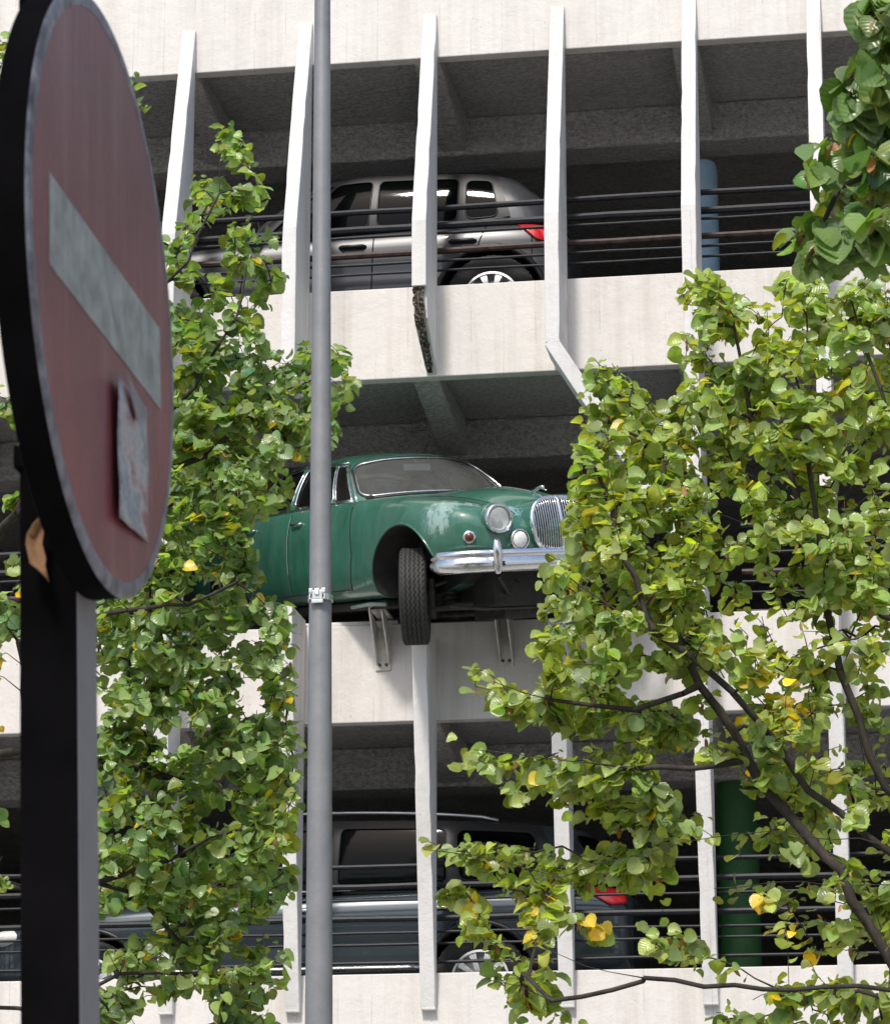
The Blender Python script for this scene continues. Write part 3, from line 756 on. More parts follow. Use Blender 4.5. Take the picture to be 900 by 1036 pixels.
    for s in (-1,1):
        ov=MB();c=Vector((.835,.56*s,.47))
        vs=[];K=14;nn_=14
        for j in range(K+1):
            v=j/K;z=-.105+.235*v;rx=.040*math.sin(math.pi*min(1,max(.04,v*.93+.07)))**.45;ry=.034*(math.sin(math.pi*(v*.9+.05))**.4)
            for k in range(nn_):
                a=2*math.pi*k/nn_;vs.append(c+Vector((rx*math.cos(a),ry*math.sin(a),z)))
        fs=[(j*nn_+k,j*nn_+(k+1)%nn_,(j+1)*nn_+(k+1)%nn_,(j+1)*nn_+k) for j in range(K) for k in range(nn_)]+[tuple(range(nn_))[::-1],tuple(range(K*nn_,(K+1)*nn_))]
        ov.add(vs,fs).build('overrider',M['chrome'],bp,smooth='all')
        MB().box(.40,.84,.52*s-.02,.52*s+.02,.42,.45).build('bumper_iron',M['under'],bp)
    # wheels (front pair drooping on their springs)
    for s in (-1,1):
        wheel(root,(0.0,.725*s,.26),.335,.185,s,.19,'steel',turn=R(-33),camber=R(-1))
        wheel(root,(-2.73,.67*s,.24),.335,.185,s,.19,'steel')
    # underbody
    ub=MB();ub.box(-3.3,-.45,-.70,.70,.20,.262).box(-.42,.50,-.38,.38,.16,.5).box(-3.0,-.5,-.10,.10,.10,.21)
    ub.box(.30,.60,-.55,.55,.40,.50)
    ub.build('underbody',M['under'],root,bevel=.02)
    su=MB()
    for s in (-1,1):
        su.tube([(-.16,.34*s,.20),(.02,.62*s,.16)],.022,8).tube([(.20,.34*s,.20),(.02,.62*s,.16)],.022,8)
        su.tube([(-.10,.34*s,.40),(.02,.58*s,.33)],.016,8).tube([(.16,.34*s,.40),(.02,.58*s,.33)],.016,8)
        su.tube([(.02,.60*s,.10),(.02,.60*s,.38)],.028,8)
        for q in range(7): 
            su.lathe([(0,.052),(.012,.058),(.024,.052)],(.02,.46*s,.16+q*.036),(0,0,1),16)
        su.tube([(-.30,.60*s,.21),(-.05,.62*s,.17)],.012,6)
    su.tube([(.28,-.62,.17),(.36,-.40,.15),(.36,.40,.15),(.28,.62,.17)],.014,8)
    su.tube([(-.34,-.55,.21),(-.30,0,.19),(-.34,.55,.21)],.02,8)
    su.tube([(.5,-.2,.33),(.30,-.28,.22),(.12,-.12,.13),(-.5,-.16,.14),(-2.2,-.2,.15)],.022,8)
    su.tube([(.58,-.40,.36),(.52,-.30,.25),(.40,-.1,.22),(.45,.3,.30)],.012,6)
    su.box(-.15,.25,-.16,.16,.08,.2)
    su.build('suspension',M['chassis'],root,smooth=True)
    MB().tube([(-.45,-.70,.225),(-.60,-.74,.235),(-.9,-.72,.225)],.014,8).build('jacking_tube',M['seamlight'],root,smooth='all')
    # interior
    it=MB()
    for s in (-1,1):
        for x in (-1.62,-2.5):
            it.ellip((x,.33*s,.98),.09,.27,.24,14,10)
    it.build('seats',M['seat'],root,smooth='all')
    MB().box(-3.02,-.75,-.66,.66,.90,.955).box(-1.02,-.80,-.60,.60,.955,1.02).build('dashboard',M['under'],root,bevel=.02)
    MB().tube([(-1.16+.05*math.sin(a),.34+.19*math.cos(a),1.02+.17*math.sin(a)) for a in [2*math.pi*i/28 for i in range(28)]],.011,8,closed=True).build('steering_wheel',M['black'],root,smooth='all')
    MB().box(-1.13,-1.11,-.11,.11,1.215,1.265).tube([(-1.12,0,1.26),(-1.15,0,1.31)],.006,6).build('rear_view_mirror',M['paper'],root,bevel=.008)
    # headlining
    vs=[];
    hr=H.roof(6,60);hr.v=[(v[0]*.985-.03,v[1]*.96,v[2]-.025) for v in hr.v];hr.build('headlining',M['cream'],root,smooth='all')
    # place
    h,pt,ro=.703,-.157,.154
    f=Vector((math.sin(h)*math.cos(pt),-math.cos(h)*math.cos(pt),math.sin(pt)));l=Vector((0,0,1)).cross(f).normalized();u=f.cross(l)
    l2=math.cos(ro)*l+math.sin(ro)*u;u2=-math.sin(ro)*l+math.cos(ro)*u
    m=Matrix((f,l2,u2)).transposed().to_4x4();m.translation=Vector((.530,-.332,6.575))
    root.matrix_world=m
    return root
glens=glass('headlamp lens',(.97,.98,.98),.30,.04);glens.node_tree.nodes['Principled BSDF'].inputs['Base Color'].default_value=(.75,.78,.78,1)
old_car()
# steel cradle inside carrying the rear of the old car
cr=MB()
cr.box(-1.0,-.2,.6,.68,6.43,6.50).box(-1.0,-.2,1.7,1.78,6.43,6.50)
for x in (-1.0,-.28):
    for y in (.6,1.7): cr.box(x,x+.08,y,y+.08,6.50,6.78)
o=cr.build('car_cradle',M['under']);tag(o,'dark steel cradle on the deck under the tail of the green car','support frame')

# ---- modern cars on the decks
def modern_car(name,label,loc,paint,P,glassm,fx=-1):
    root=empty(name);tag(root,label,'car')
    sx,sy,sz=P.get('scale',(1,1,1))
    tab=P['tab'];xs=[t[0] for t in tab]
    def half(x):
        w,zb,zs,yc,zc=interp(tab,x);h=zs-zb
        return [(x,0,zb),(x,.5*w,zb),(x,.88*w,zb),(x,.96*w,zb+.07*h),(x,w,zb+.25*h),(x,.985*w,zb+.50*h),(x,w,zb+.72*h),(x,.98*w,zb+.86*h),(x,.94*w,zb+.95*h),(x,yc,zs),(x,yc*.5,zc),(x,0,zc)]
    vs,fs=loft(xs,half)
    body=MB().add(vs,fs).build('body',[paint,M['under']],root,smooth='all',subd=2);apply_mods(body)
    wb=P['wb'];wr=P['wr']
    cut_arches(body,[(0,wr,wr*1.17,P['w']),(-wb,wr,wr*1.17,P['w'])],1)
    body.data.polygons.foreach_set('use_smooth',[True]*len(body.data.polygons))
    try: body.data.set_sharp_from_angle(angle=R(35))
    except Exception:pass
    side,front,top=surfer(body)
    H=House(P['nodes'],.03,z=P['h'])
    for nm,a,b,m0,m1,n0,n1,r in P['wins']:
        for s in ((1,) if a<0 else (-1,1)):
            A0,B0=(a,b) if s>0 else (-b,-a);mm0,mm1=(m0,m1) if s>0 else (m1,m0)
            if nm=='panel':
                vs=[H.P(A0+(B0-A0)*i/8,j/6) for j in range(7) for i in range(9)]
                MB().add(vs,[(j*9+i,j*9+i+1,(j+1)*9+i+1,(j+1)*9+i) for j in range(6) for i in range(8)]).build('window_frame',paint,body,smooth='all');continue
            fr,gl,tr=H.window(A0,B0,0,1,mm0,mm1,n0,n1,r)
            fr.build('window_frame',M['black'] if nm in('door_window','quarter_window') else paint,body,smooth='all');g=gl.build(nm,glassm,root,smooth='all')
            MB().tube(tr,.006,6,closed=True).build('seal',M['black'],g,smooth='all')
    H.roof().build('roof',paint,root,smooth='all')
    for s in (-1,1):
        for (x0,z0,x1,z1) in P['seams']:
            seam(body,'door_gap',[side(x,z,s,.0005) for x,z in lin((x0,z0),(x1,z1),16)],.005)
        MB().tube([H.P(s*(2.1+(P['beltend']-2.1)*i/30),.02,.012) for i in range(31)],.010,6).build('belt_trim',M['chrome'] if P.get('chrome') else M['black'],root,smooth='all')
        sk=[side(x,P['sill'],s,.006) for x,_ in lin((-.42,0),(-wb+.42,0),20)]
        sk=[p for p in sk if p]
        MB().tube(sk,.02,8).build('sill_trim',M['chrome'] if P.get('chrome') else M['black'],root,smooth='all')
        for xh in P['handles']:
            p=side(xh,P['hz'],s,.022)
            if p:
                MB().tube([p+Vector((-.10,-.022*s,0)),p+Vector((-.08,0,0)),p+Vector((.08,0,0)),p+Vector((.10,-.022*s,0))],[.012,.015,.015,.012],8).build('door_handle',M['chrome'] if P.get('chrome') else M['black'],root,smooth='all')
        for (x,z) in ((0,wr),(-wb,wr)):
            pts=[side(x+wr*1.19*math.cos(R(a)),z+wr*1.19*math.sin(R(a)),s,.0) for a in range(-15,196,8)]
            pts=[p for p in pts if p]
            MB().tube(pts,.022,8).build('arch_trim',M['black'] if P.get('clad') else paint,body,smooth='all')
            wheel(root,(x,(P['w']-.12)*s,wr),wr,.20,s,wr*.62,'alloy')
        # tail lamp: wraps from flank to tail
        q=P['tail'];vs=[];nu,nv_=12,7
        for jj in range(nv_+1):
            for ii in range(nu+1):
                u=ii/nu;v=jj/nv_
                x=(q[0][0]*(1-u)+q[1][0]*u)*(1-v)+(q[3][0]*(1-u)+q[2][0]*u)*v
                z=(q[0][1]*(1-u)+q[1][1]*u)*(1-v)+(q[3][1]*(1-u)+q[2][1]*u)*v
                p=side(x,z,s,.010);vs.append(p if p else Vector((x,s*.45,z)))
        tl=MB().add(vs,[(jj*(nu+1)+ii,jj*(nu+1)+ii+1,(jj+1)*(nu+1)+ii+1,(jj+1)*(nu+1)+ii) for jj in range(nv_) for ii in range(nu)]).build('tail_light',M['taillens'],root,smooth='all')
        sm=tl.modifiers.new('s','SOLIDIFY');sm.thickness=.02;sm.offset=0
        # head lamp
        p=side(.62,.70,s,.0)
        if p:MB().ellip(p+Vector((0,-.06*s,0)),.16,.09,.07,16,8).build('headlight',M['lens'],root,smooth='all')
        MB().ellip((P['mx'],s*(P['w']+.06),P['mz']),.07,.11,.075,16,10).build('wing_mirror',paint,root,smooth='all')
    if P.get('rackrail'):
        for s in (-1,1):
            MB().tube([Vector((-1.05-1.9*i/16,s*.62,P['h']-.03+.045*math.sin(math.pi*i/16)**.4-.05*(i/16)**2)) for i in range(17)],.014,8).build('roof_rail',M['alloy'],root,smooth='all')
    ub=MB().box(P['tab'][0][0]+.3,P['tab'][-1][0]-.3,-P['w']*.8,P['w']*.8,P['tab'][4][2]-.03,P['tab'][4][2]+.05).build('underbody',M['under'],root)
    MB().box(-2.9,-.9,-P['w']*.80,P['w']*.80,.90,P['nodes'][3][0][2]+.03).build('dark_cover',M['black'],root,bevel=.02)  # black slab added over the body top to hide its sunlit glare
    it=MB()
    for s in (-1,1):
        for x in (-1.45,-2.35): it.ellip((x,.36*s,1.0),.10,.24,.24,12,8)
    it.build('seats',M['black'],root,smooth='all')
    m=Matrix(((-1,0,0),(0,-1,0),(0,0,1))).to_4x4() if fx<0 else Matrix.Identity(4)
    m.translation=Vector(loc);root.matrix_world=m
    return root
def squash(d,x0,k):
    f=lambda x: x if x>x0 else x0+(x-x0)*k
    d=dict(d);d['tab']=[(f(t[0]),)+tuple(t[1:]) for t in d['tab']];d['nodes']=[((f(b[0]),)+b[1:],(f(t[0]),)+t[1:]) for b,t in d['nodes']]
    d['seams']=[(f(a),b,f(c),e) for a,b,c,e in d['seams']];d['tail']=[(f(x),z) for x,z in d['tail']];return d
hatch=dict(w=.86,wb=2.55,wr=.345,h=1.50,tab=[(-3.38,.68,.40,.84,.55,.86),(-3.30,.76,.32,.92,.60,.93),(-3.05,.83,.28,.97,.66,.97),(-2.55,.86,.24,.97,.70,.95),(-1.9,.86,.20,.96,.72,.94),(-1.2,.86,.20,.94,.72,.93),(-.6,.86,.20,.92,.70,.96),(0,.86,.24,.88,.66,.97),(.4,.82,.26,.82,.60,.86),(.65,.72,.30,.72,.52,.74),(.78,.55,.34,.60,.40,.62)],
  nodes=[((-.30,0,.99),(-1.08,0,1.44)),((-.38,.36,.97),(-1.12,.32,1.435)),((-.62,.70,.93),(-1.25,0.64,1.4)),((-1.05,.765,.935),(-1.4,0.67,1.42)),((-1.62,.775,.95),(-1.65,0.68,1.43)),((-2.35,.765,.97),(-2.35,0.67,1.41)),((-2.98,.73,1.0),(-2.72,0.62,1.37)),((-3.24,.45,1.0),(-2.84,.38,1.38)),((-3.30,0,1.0),(-2.88,0,1.39))],
  wins=[('windscreen',-2.1,2.1,.15,.15,.05,.06,.08),('door_window',2.1,2.95,.35,.04,.06,.12,.03),('door_window',2.95,4.02,.04,.05,.06,.12,.04),('door_window',4.02,4.95,.05,.05,.06,.12,.05),('quarter_window',4.95,5.62,.05,.18,.08,.16,.05),('panel',5.62,6.5,0,0,0,0,0),('rear_window',6.5,8.0,.1,0,.1,.15,.08)],
  seams=[(-.68,.86,-.62,.34),(-1.66,.94,-1.64,.30),(-2.52,.95,-2.42,.66),(-.64,.30,-2.1,.30),(-2.98,.93,-2.98,.45)],beltend=5.6,sill=.30,handles=(-1.50,-2.34),hz=.80,mx=-.72,mz=1.0,clad=True,
  tail=[(-2.80,.945),(-3.30,.93),(-3.30,.74),(-3.02,.80)])
hatch=squash(hatch,-2.55,.72)
HX=onY(497,300,.5).x-2.55   # rear axle under the photo's rear wheel
modern_car('parked_car','dark grey metallic hatchback with red tail lamp parked on the upper deck',(HX,1.30,8.972),M['grey_paint'],hatch,M['dglass'])
est=dict(w=.90,wb=2.85,wr=.335,h=1.58,chrome=True,clad=True,rackrail=True,tab=[(-3.95,.70,.42,.90,.58,.92),(-3.86,.80,.36,.98,.62,.99),(-3.6,.86,.32,1.02,.68,1.02),(-2.9,.90,.28,1.0,.72,.99),(-2.2,.90,.24,.99,.74,.97),(-1.4,.90,.24,.97,.74,.95),(-.7,.90,.24,.95,.72,1.0),(0,.90,.28,.91,.68,1.0),(.5,.86,.30,.85,.62,.90),(.75,.76,.34,.76,.54,.78),(.90,.58,.38,.62,.42,.64)],
  nodes=[((-.30,0,1.03),(-1.10,0,1.52)),((-.38,.38,1.01),(-1.15,.34,1.515)),((-.66,.74,.97),(-1.3,0.68,1.48)),((-1.10,.80,.97),(-1.48,0.71,1.5)),((-1.75,.81,.98),(-1.78,0.72,1.51)),((-2.65,.80,1.0),(-2.62,0.71,1.49)),((-3.45,.76,1.03),(-3.3,0.66,1.44)),((-3.78,.48,1.03),(-3.52,.40,1.45)),((-3.86,0,1.03),(-3.58,0,1.46))],
  wins=[('windscreen',-2.1,2.1,.15,.15,.05,.06,.08),('door_window',2.1,2.95,.35,.04,.06,.12,.03),('door_window',2.95,4.02,.04,.05,.06,.12,.04),('door_window',4.02,5.0,.05,.05,.06,.12,.05),('quarter_window',5.0,5.95,.05,.15,.08,.14,.06),('panel',5.95,6.4,0,0,0,0,0),('rear_window',6.4,8.0,.1,0,.1,.15,.08)],
  seams=[(-.72,.88,-.66,.38),(-1.78,.96,-1.76,.34),(-2.78,.97,-2.66,.70),(-.68,.34,-2.4,.34),(-3.4,.98,-3.4,.5)],beltend=5.9,sill=.42,handles=(-1.60,-2.58),hz=.84,mx=-.78,mz=1.04,
  tail=[(-3.50,1.005),(-3.86,1.0),(-3.88,.86),(-3.78,.84)])
EX=onY(486,950,.5).x-2.85
modern_car('parked_car','slate blue estate car with roof rails parked on the lower deck',(EX,1.34,3.915),M['blue_paint'],est,M['dglass'])
white=simple('silver car paint',(.55,.56,.57),.3,metal=.3,coat=.8)
modern_car('parked_car','pale silver hatchback half hidden by leaves at the left of the lower deck',(EX-5.6,1.55,3.915),white,hatch,M['dglass'])

# ------------------------------------------------------------------ houses across the street, behind the viewer
M['brick']=simple('brown brick',(.24,.13,.09),.85,nscale=5,var=.25)
M['render']=simple('pale house render',(.48,.44,.38),.85,nscale=3,var=.15)
M['tile']=simple('dark roof',(.07,.065,.06),.8,nscale=6)
for (hx0,hx1,hh,mt,lab) in ((-38,-14,12.5,'brick','brown brick apartment house across the street from the garage, left of the viewer'),(-13.6,9,14,'render','pale rendered apartment house straight across the street from the garage'),(9.4,38,11.5,'brick','lower brown brick house across the street from the garage, right of the viewer')):
    hr=empty('apartment_house',((hx0+hx1)/2,-52,0));tag(hr,lab,'house')
    w_=(hx1-hx0)/2
    MB().box(-w_,w_,-6,0,0,hh).build('wall',M[mt],hr)
    MB().prism([(-6.4,hh+.01),(.4,hh+.01),(-3,hh+2.6)],'x',-w_,w_).build('roof',M['tile'],hr)
    nf=int((hh-1)//3)
    for fl in range(nf):
        nx=int(w_*2//3)
        for i in range(nx):
            x=-w_+1.5+i*(2*w_-3)/(nx-1);z=1.0+fl*3
            wo=MB().box(x-.6,x+.6,.003,.05,z,z+1.6).build('window',M['bracket'],hr)
            MB().box(x-.52,x+.52,.051,.06,z+.08,z+1.52).build('pane',M['dglass'],wo)

# ------------------------------------------------------------------ lamp post
def lamp_post():
    root=empty('lamp_post');Yp=-8.5
    b=onY(322.5,1036,Yp);t=onY(326.2,0,Yp)
    d=(t-b)/(t.z-b.z);base=b-d*b.z;root.location=base
    tag(root,'grey tapering street lamp post with a silver clamp in front of the green car','lamp post')
    def rad(z): return max(.035,.5*(.150-.0105*z)*.98)
    pts=[(d*z) for z in (0,.6,.62,2,4,6,8,9.2)]
    rs=[.085,.085,rad(.6)]+[rad(z) for z in (2,4,6,8,9.2)]
    MB().tube(pts,rs,28).build('pole',M['pole'],root,smooth='all')
    MB().lathe([(0,.16),(.02,.16),(.025,.10)],(0,0,.12),(0,0,1),24).build('base_flange',M['pole'],root,smooth=True)
    arm=d*9.15;MB().tube([arm,arm+Vector((0,-.4,.35)),arm+Vector((0,-1.1,.45))],.035,12).build('arm',M['pole'],root,smooth='all')
    MB().ellip(arm+Vector((0,-1.4,.43)),.14,.36,.07,20,10).build('lamp_head',M['pole'],root,smooth='all')
    # clamp
    zc=onY(322,606,Yp).z;c=d*zc;r=rad(zc)
    cl=MB().lathe([(-.013,r+.002),(-.013,r+.006),(.013,r+.006),(.013,r+.002)],c,d,28,cap=False)
    co=cl.build('clamp_band',M['alloy'],root,smooth=True)
    q=c+Vector((.0,-r-.012,0));bx=MB()
    bx.box(q.x-.036,q.x+.036,q.y-.012,q.y+.008,q.z-.018,q.z+.022)
    bx.box(q.x-.036,q.x-.020,q.y-.016,q.y-.012,q.z+.010,q.z+.030).box(q.x+.020,q.x+.036,q.y-.016,q.y-.012,q.z+.010,q.z+.030).box(q.x-.010,q.x+.010,q.y-.020,q.y-.012,q.z+.0,q.z+.028)
    bx.box(q.x-.026,q.x+.026,q.y-.010,q.y+.006,q.z-.034,q.z-.018)
    bx.build('clamp_block',M['alloy'],co,bevel=.003)
    sl=MB().box(q.x-.029,q.x-.022,q.y-.0135,q.y-.011,q.z-.012,q.z+.006).box(q.x+.022,q.x+.029,q.y-.0135,q.y-.011,q.z-.012,q.z+.006);sl.build('slot',M['black'],co)
lamp_post()

# ------------------------------------------------------------------ no-entry sign
def road_sign():
    h=YAW+math.atan(434/FPX);e=Vector((math.sin(h),math.cos(h),0));n=Vector((math.cos(h),-math.sin(h),0))
    D=.743;L=2.915;cam=Vector(CAM.tolist())
    # vertical centre so that disc centre projects near y=298
    base=cam+e*L-n*D;root=empty('road_sign');tag(root,'round no-entry sign with faded red face and torn sticker seen almost edge-on','road sign')
    zc=2.643
    # local frame: x = n (face normal), y = e (away from viewer), z up
    m=Matrix((n,e,Vector((0,0,1)))).transposed().to_4x4();m.translation=Vector((base.x,base.y,0))
    m=m@Matrix.Translation((0,0,zc))@Matrix.Rotation(R(-2.2),4,'Y')@Matrix.Translation((0,0,-zc));root.matrix_world=m
    RR=.306
    dz=zc
    def disc(name,x0,x1,r0,r1,mt,par,n_=96):
        o=MB().lathe([(x0,r0),(x1,r1)],(0,0,0),(1,0,0),n_).build(name,mt,par,smooth=True);o.location=(0,0,dz);return o
    body=MB().lathe([(-.034,RR-.004),(-.032,RR),(-.003,RR),(0,RR-.003),(0,RR-.016)],(0,0,0),(1,0,0),96).build('sign_disc',M['postblack'],root,smooth=True);body.location=(0,0,dz)
    rim=MB();prof=[(-.0015,RR+.0008),(.0012,RR-.001),(.0018,RR-.006),(.0016,RR-.016)];rim.lathe(prof,(0,0,0),(1,0,0),96,cap=False)
    ro=rim.build('sign_rim',M['signrim'],root,smooth='all');ro.location=(0,0,dz)
    disc('red_face',.0002,.0014,RR-.016,RR-.0162,M['signred'],root)
    br=MB().box(.0014,.0026,-.232,.232,-.046,.046).build('white_bar',M['signbar'],root);br.location=(0,0,dz-.004)
    # sticker: torn, standing off at its near edge
    st=MB();y0,y1=.006,.150;z0,z1=-.232,-.085
    nx=8;nz=12;vs=[]
    for j in range(nz+1):
        for i in range(nx+1):
            u=i/nx;v=j/nz;y=y0+(y1-y0)*u;z=z0+(z1-z0)*v+.012*u
            off=.005+.004*(1-u)**1.5+.0008*math.sin(v*9+u*3)
            
            vs.append((off,y,z+rnd.uniform(-.001,.001)))
    fs=[(j*(nx+1)+i,j*(nx+1)+i+1,(j+1)*(nx+1)+i+1,(j+1)*(nx+1)+i) for j in range(nz) for i in range(nx)]
    st.add(vs,fs);o=st.build('sticker',M['sticker'],root,smooth='all');o.location=(0,0,dz);sm=o.modifiers.new('s','SOLIDIFY');sm.thickness=.0015
    # folded torn corner
    cf=MB().add([(.018,y0+.002,z1+.004),(.010,y1-.008,z1+.002),(.012,y0+.07,z1-.030),(.016,y0+.012,z1-.028)],[(0,1,2,3)]) if 0 else MB().add([(.018,y0+.002,z1+.004),(.010,y1-.008,z1+.002),(.013,y0+.07,z1-.026)],[(0,1,2)]).build('torn_corner',M['postgrey'],o);cf.modifiers.new('s','SOLIDIFY').thickness=.001
    # post behind
    Xf=-.035
    pm=MB();pm.prism([(-.094,.012),(Xf,.012),(Xf,.092),(-.094,.092)],'z',-.06,3.16)
    post=pm.build('post',[M['postblack'],M['postgrey']],root,bevel=.003)
    for p in post.data.polygons:
        if p.normal.x>.9:p.material_index=1  # lit side of the post coloured grey, the other sides shade-dark
    MB().box(-.098,Xf+.002,.008,.096,3.16,3.175).build('post_cap',M['postblack'],root,bevel=.003)
    for zz in (.18,-.16):
        MB().box(-.098,Xf+.001,.006,.0115,dz+zz-.012,dz+zz+.012).box(-.0985,-.0945,.006,.098,dz+zz-.012,dz+zz+.012).box(-.098,-.031,.0925,.098,dz+zz-.012,dz+zz+.012).build('clamp',M['postblack'],root,bevel=.002)
    return root,m,dz
sroot,smat,sdz=road_sign()
def dry_leaf(label,y,z,x,s,seed):
    r_=random.Random(seed);m=MB();vs=[];n=7
    for i in range(n):
        t=i/(n-1);w=s*.11*math.sin(math.pi*min(1,t*.9+.08))*(1+r_.uniform(-.3,.3))
        cx=math.sin(t*4+seed)*s*.12
        for k,q in enumerate((-1,-.4,.3,1)): vs.append((x+cx+w*q,y-.012-abs(q)*.010*r_.uniform(.5,1.5)-.012*t,z-t*s+r_.uniform(-.004,.004)))
    fs=[(i*4+k,i*4+k+1,(i+1)*4+k+1,(i+1)*4+k) for i in range(n-1) for k in range(3)]
    m.add(vs,fs);m.tube([(x+.03,y-.01,z-s*.75),(x+.05,y-.014,z-s*.95),(x+.062,y-.014,z-s*.98)],.003,6)
    o=m.build('dry_leaf',M['leafdry'],smooth='all');o.matrix_world=smat.copy();o.modifiers.new('s','SOLIDIFY').thickness=.001;tag(o,label,'leaf')
dry_leaf('curled dry brown leaf stuck to the black sign post under the disc',.0105,sdz-.225,-.062,.075,3)

# ------------------------------------------------------------------ trees
def inpoly(x,y,P):
    c=False;n=len(P);j=n-1
    for i in range(n):
        xi,yi=P[i];xj,yj=P[j]
        if (yi>y)!=(yj>y) and x<(xj-xi)*(y-yi)/(yj-yi)+xi:c=not c
        j=i
    return c
def leaf_template():
    mid=[(0,0),(.15,0),(.40,0),(.65,0),(.82,0),(.95,0)];sd=[(-.10,.25),(.10,.50),(.38,.58),(.66,.47),(.85,.24)]
    V=[(u,0.) for u,_ in mid]+[(u,w) for u,w in sd]+[(u,-w) for u,w in sd]
    F=[];m=[0,1,2,3,4,5]
    for o_,flip in ((6,False),(11,True)):
        q=[(m[0],o_,o_+1,m[1]),(m[1],o_+1,o_+2,m[2]),(m[2],o_+2,o_+3,m[3]),(m[3],o_+3,o_+4,m[4]),(m[4],o_+4,m[5])]
        F+=[t[::-1] if flip else t for t in q]
    return np.array(V),F
LV,LF=leaf_template()
def tree(name,label,trunk,Yc,limbs,blobs,seed,leaf=.078,per=9,green=None,yellow=.04,brown=.10,yzones=(),thick=1.0,spray=.34,rscale=1,limb_dy=0,dens=1.0,pts3=None,bare=.07,droop=0):
    rg=np.random.default_rng(seed);r_=random.Random(seed)
    pos=[];par=[]
    def addn(p,pa): pos.append(np.array(p,float));par.append(pa);return len(pos)-1
    # trunk
    tb=np.array(trunk[0],float);root=addn(tb,-1);last=root
    for q in trunk[1:]:
        a=pos[last].copy();q=np.array(q,float);n=max(1,int(np.linalg.norm(q-a)/.3))
        for i in range(1,n+1): last=addn(a+(q-a)*i/n+rg.normal(0,.008,3),last)
    # limbs: polylines of (px,py,Y)
    for lb in limbs:
        P=[np.array(onY(x,y,Yc+dy+limb_dy)) for x,y,dy in lb]
        d=np.linalg.norm(np.array(pos)-P[0],axis=1);
        # prefer attachment lower than the limb start
        pen=np.where(np.array(pos)[:,2]>P[0][2]+.1,1.0,0);last=int(np.argmin(d+pen))
        P=[pos[last]]+P
        for a,b in zip(P,P[1:]):
            n=max(1,int(np.linalg.norm(b-a)/.12))
            for i in range(1,n+1): last=addn(a+(b-a)*i/n+rg.normal(0,.008,3),last)
    # targets
    T=[]
    for (poly,cnt,dy0,dy1) in blobs:
        cnt=int(cnt*dens)
        xs=[p[0] for p in poly];ys=[p[1] for p in poly];k=0
        while k<cnt:
            x=r_.uniform(min(xs),max(xs));y=r_.uniform(min(ys),max(ys))
            if inpoly(x,y,poly):
                T.append(np.array(onY(x,y,Yc+r_.uniform(dy0,dy1)*thick)));k+=1
    if pts3 is not None:T+=list(pts3)
    T=np.array(T)
    # connect in order of distance
    A=np.array(pos);dist=np.min(np.linalg.norm(T[:,None]-A[None],axis=2),axis=1)
    order=np.argsort(dist);cap=len(pos)+len(T)*14+10
    buf=np.zeros((cap,3));buf[:len(pos)]=A;cnt=len(pos);tips=[]
    nmain=cnt
    for ti in order:
        t=T[ti];A=buf[:cnt];dv=np.linalg.norm(A-t,axis=1)+.45*np.maximum(0,A[:,2]-t[2]+.05);j=int(np.argmin(dv))
        a=buf[j];d=np.linalg.norm(t-a);n=min(12,max(2,int(d/.10)));side=rg.normal(0,.07,3)*d;last=j
        for i in range(1,n+1):
            u=i/n;p=a+(t-a)*u+side*math.sin(math.pi*u)+np.array([0,0,.10*d*math.sin(math.pi*u)])+rg.normal(0,.006,3)
            buf[cnt]=p;par.append(last);last=cnt;cnt+=1
        tips.append(last)
    P=buf[:cnt];par=np.array(par[:cnt]);w=np.zeros(cnt)
    for t in tips:w[t]+=1
    for i in range(cnt-1,0,-1):
        if par[i]>=0:w[par[i]]+=w[i]
    # clear ordering issue: parents always have lower index
    rad=np.maximum(.0018,.00150*np.maximum(w,1)**.44)*rscale
    tall=P[:,2]
    vs=[];fs=[];tv=[];tf=[]
    for i in range(1,cnt):
        p=par[i]
        if p<0:continue
        a=Vector(P[p]);b=Vector(P[i]);t=b-a
        if t.length<1e-5:continue
        t.normalize();x=t.orthogonal().normalized();y=t.cross(x)
        big=rad[p]>.05;n=10 if big else 5;V,F=(tv,tf) if i<len(A_tr) else (vs,fs) if False else (vs,fs)
        b0=len(vs);r0=min(rad[p],rad[i]*1.8);r1=rad[i]
        for c,rr in ((a,r0),(b+t*r1*.3,r1)):
            for k in range(n):
                q=2*math.pi*k/n;v=c+(x*math.cos(q)+y*math.sin(q))*rr;vs.append((v.x,v.y,v.z))
        fs+=[(b0+k,b0+(k+1)%n,b0+n+(k+1)%n,b0+n+k) for k in range(n)]
    rootE=empty(name,tuple(tb));tag(rootE,label,'tree')
    # split trunk (thick wood) and branches
    def mesh(nm,V,F,mt):
        me=bpy.data.meshes.new(nm);me.from_pydata([(v[0]-tb[0],v[1]-tb[1],v[2]-tb[2]) for v in V],[],F);me.materials.append(mt)
        me.polygons.foreach_set('use_smooth',[True]*len(me.polygons));o=bpy.data.objects.new(nm,me);col.objects.link(o);o.parent=rootE;return o
    mesh('branches',vs,fs,M['bark'])
    tm=MB();tp=[Vector(q) for q in trunk];rr=rad[0]*1.35
    path=[tp[0]+Vector((0,0,-.05))]+[catmull(tp,(len(tp)-1)*i/14) for i in range(1,15)] if len(tp)>1 else tp
    tm.tube(path,[max(rr*(1.25 if i==0 else 1)*(1-.62*i/len(path)),.03) for i in range(len(path))],16)
    mesh('trunk',tm.v,tm.f,M['bark'])
    # leaves
    centers=[];dirs=[];nors=[];size=[];cols=[];narrow=[]
    lightdir=np.array([-.12,-.70,.70])
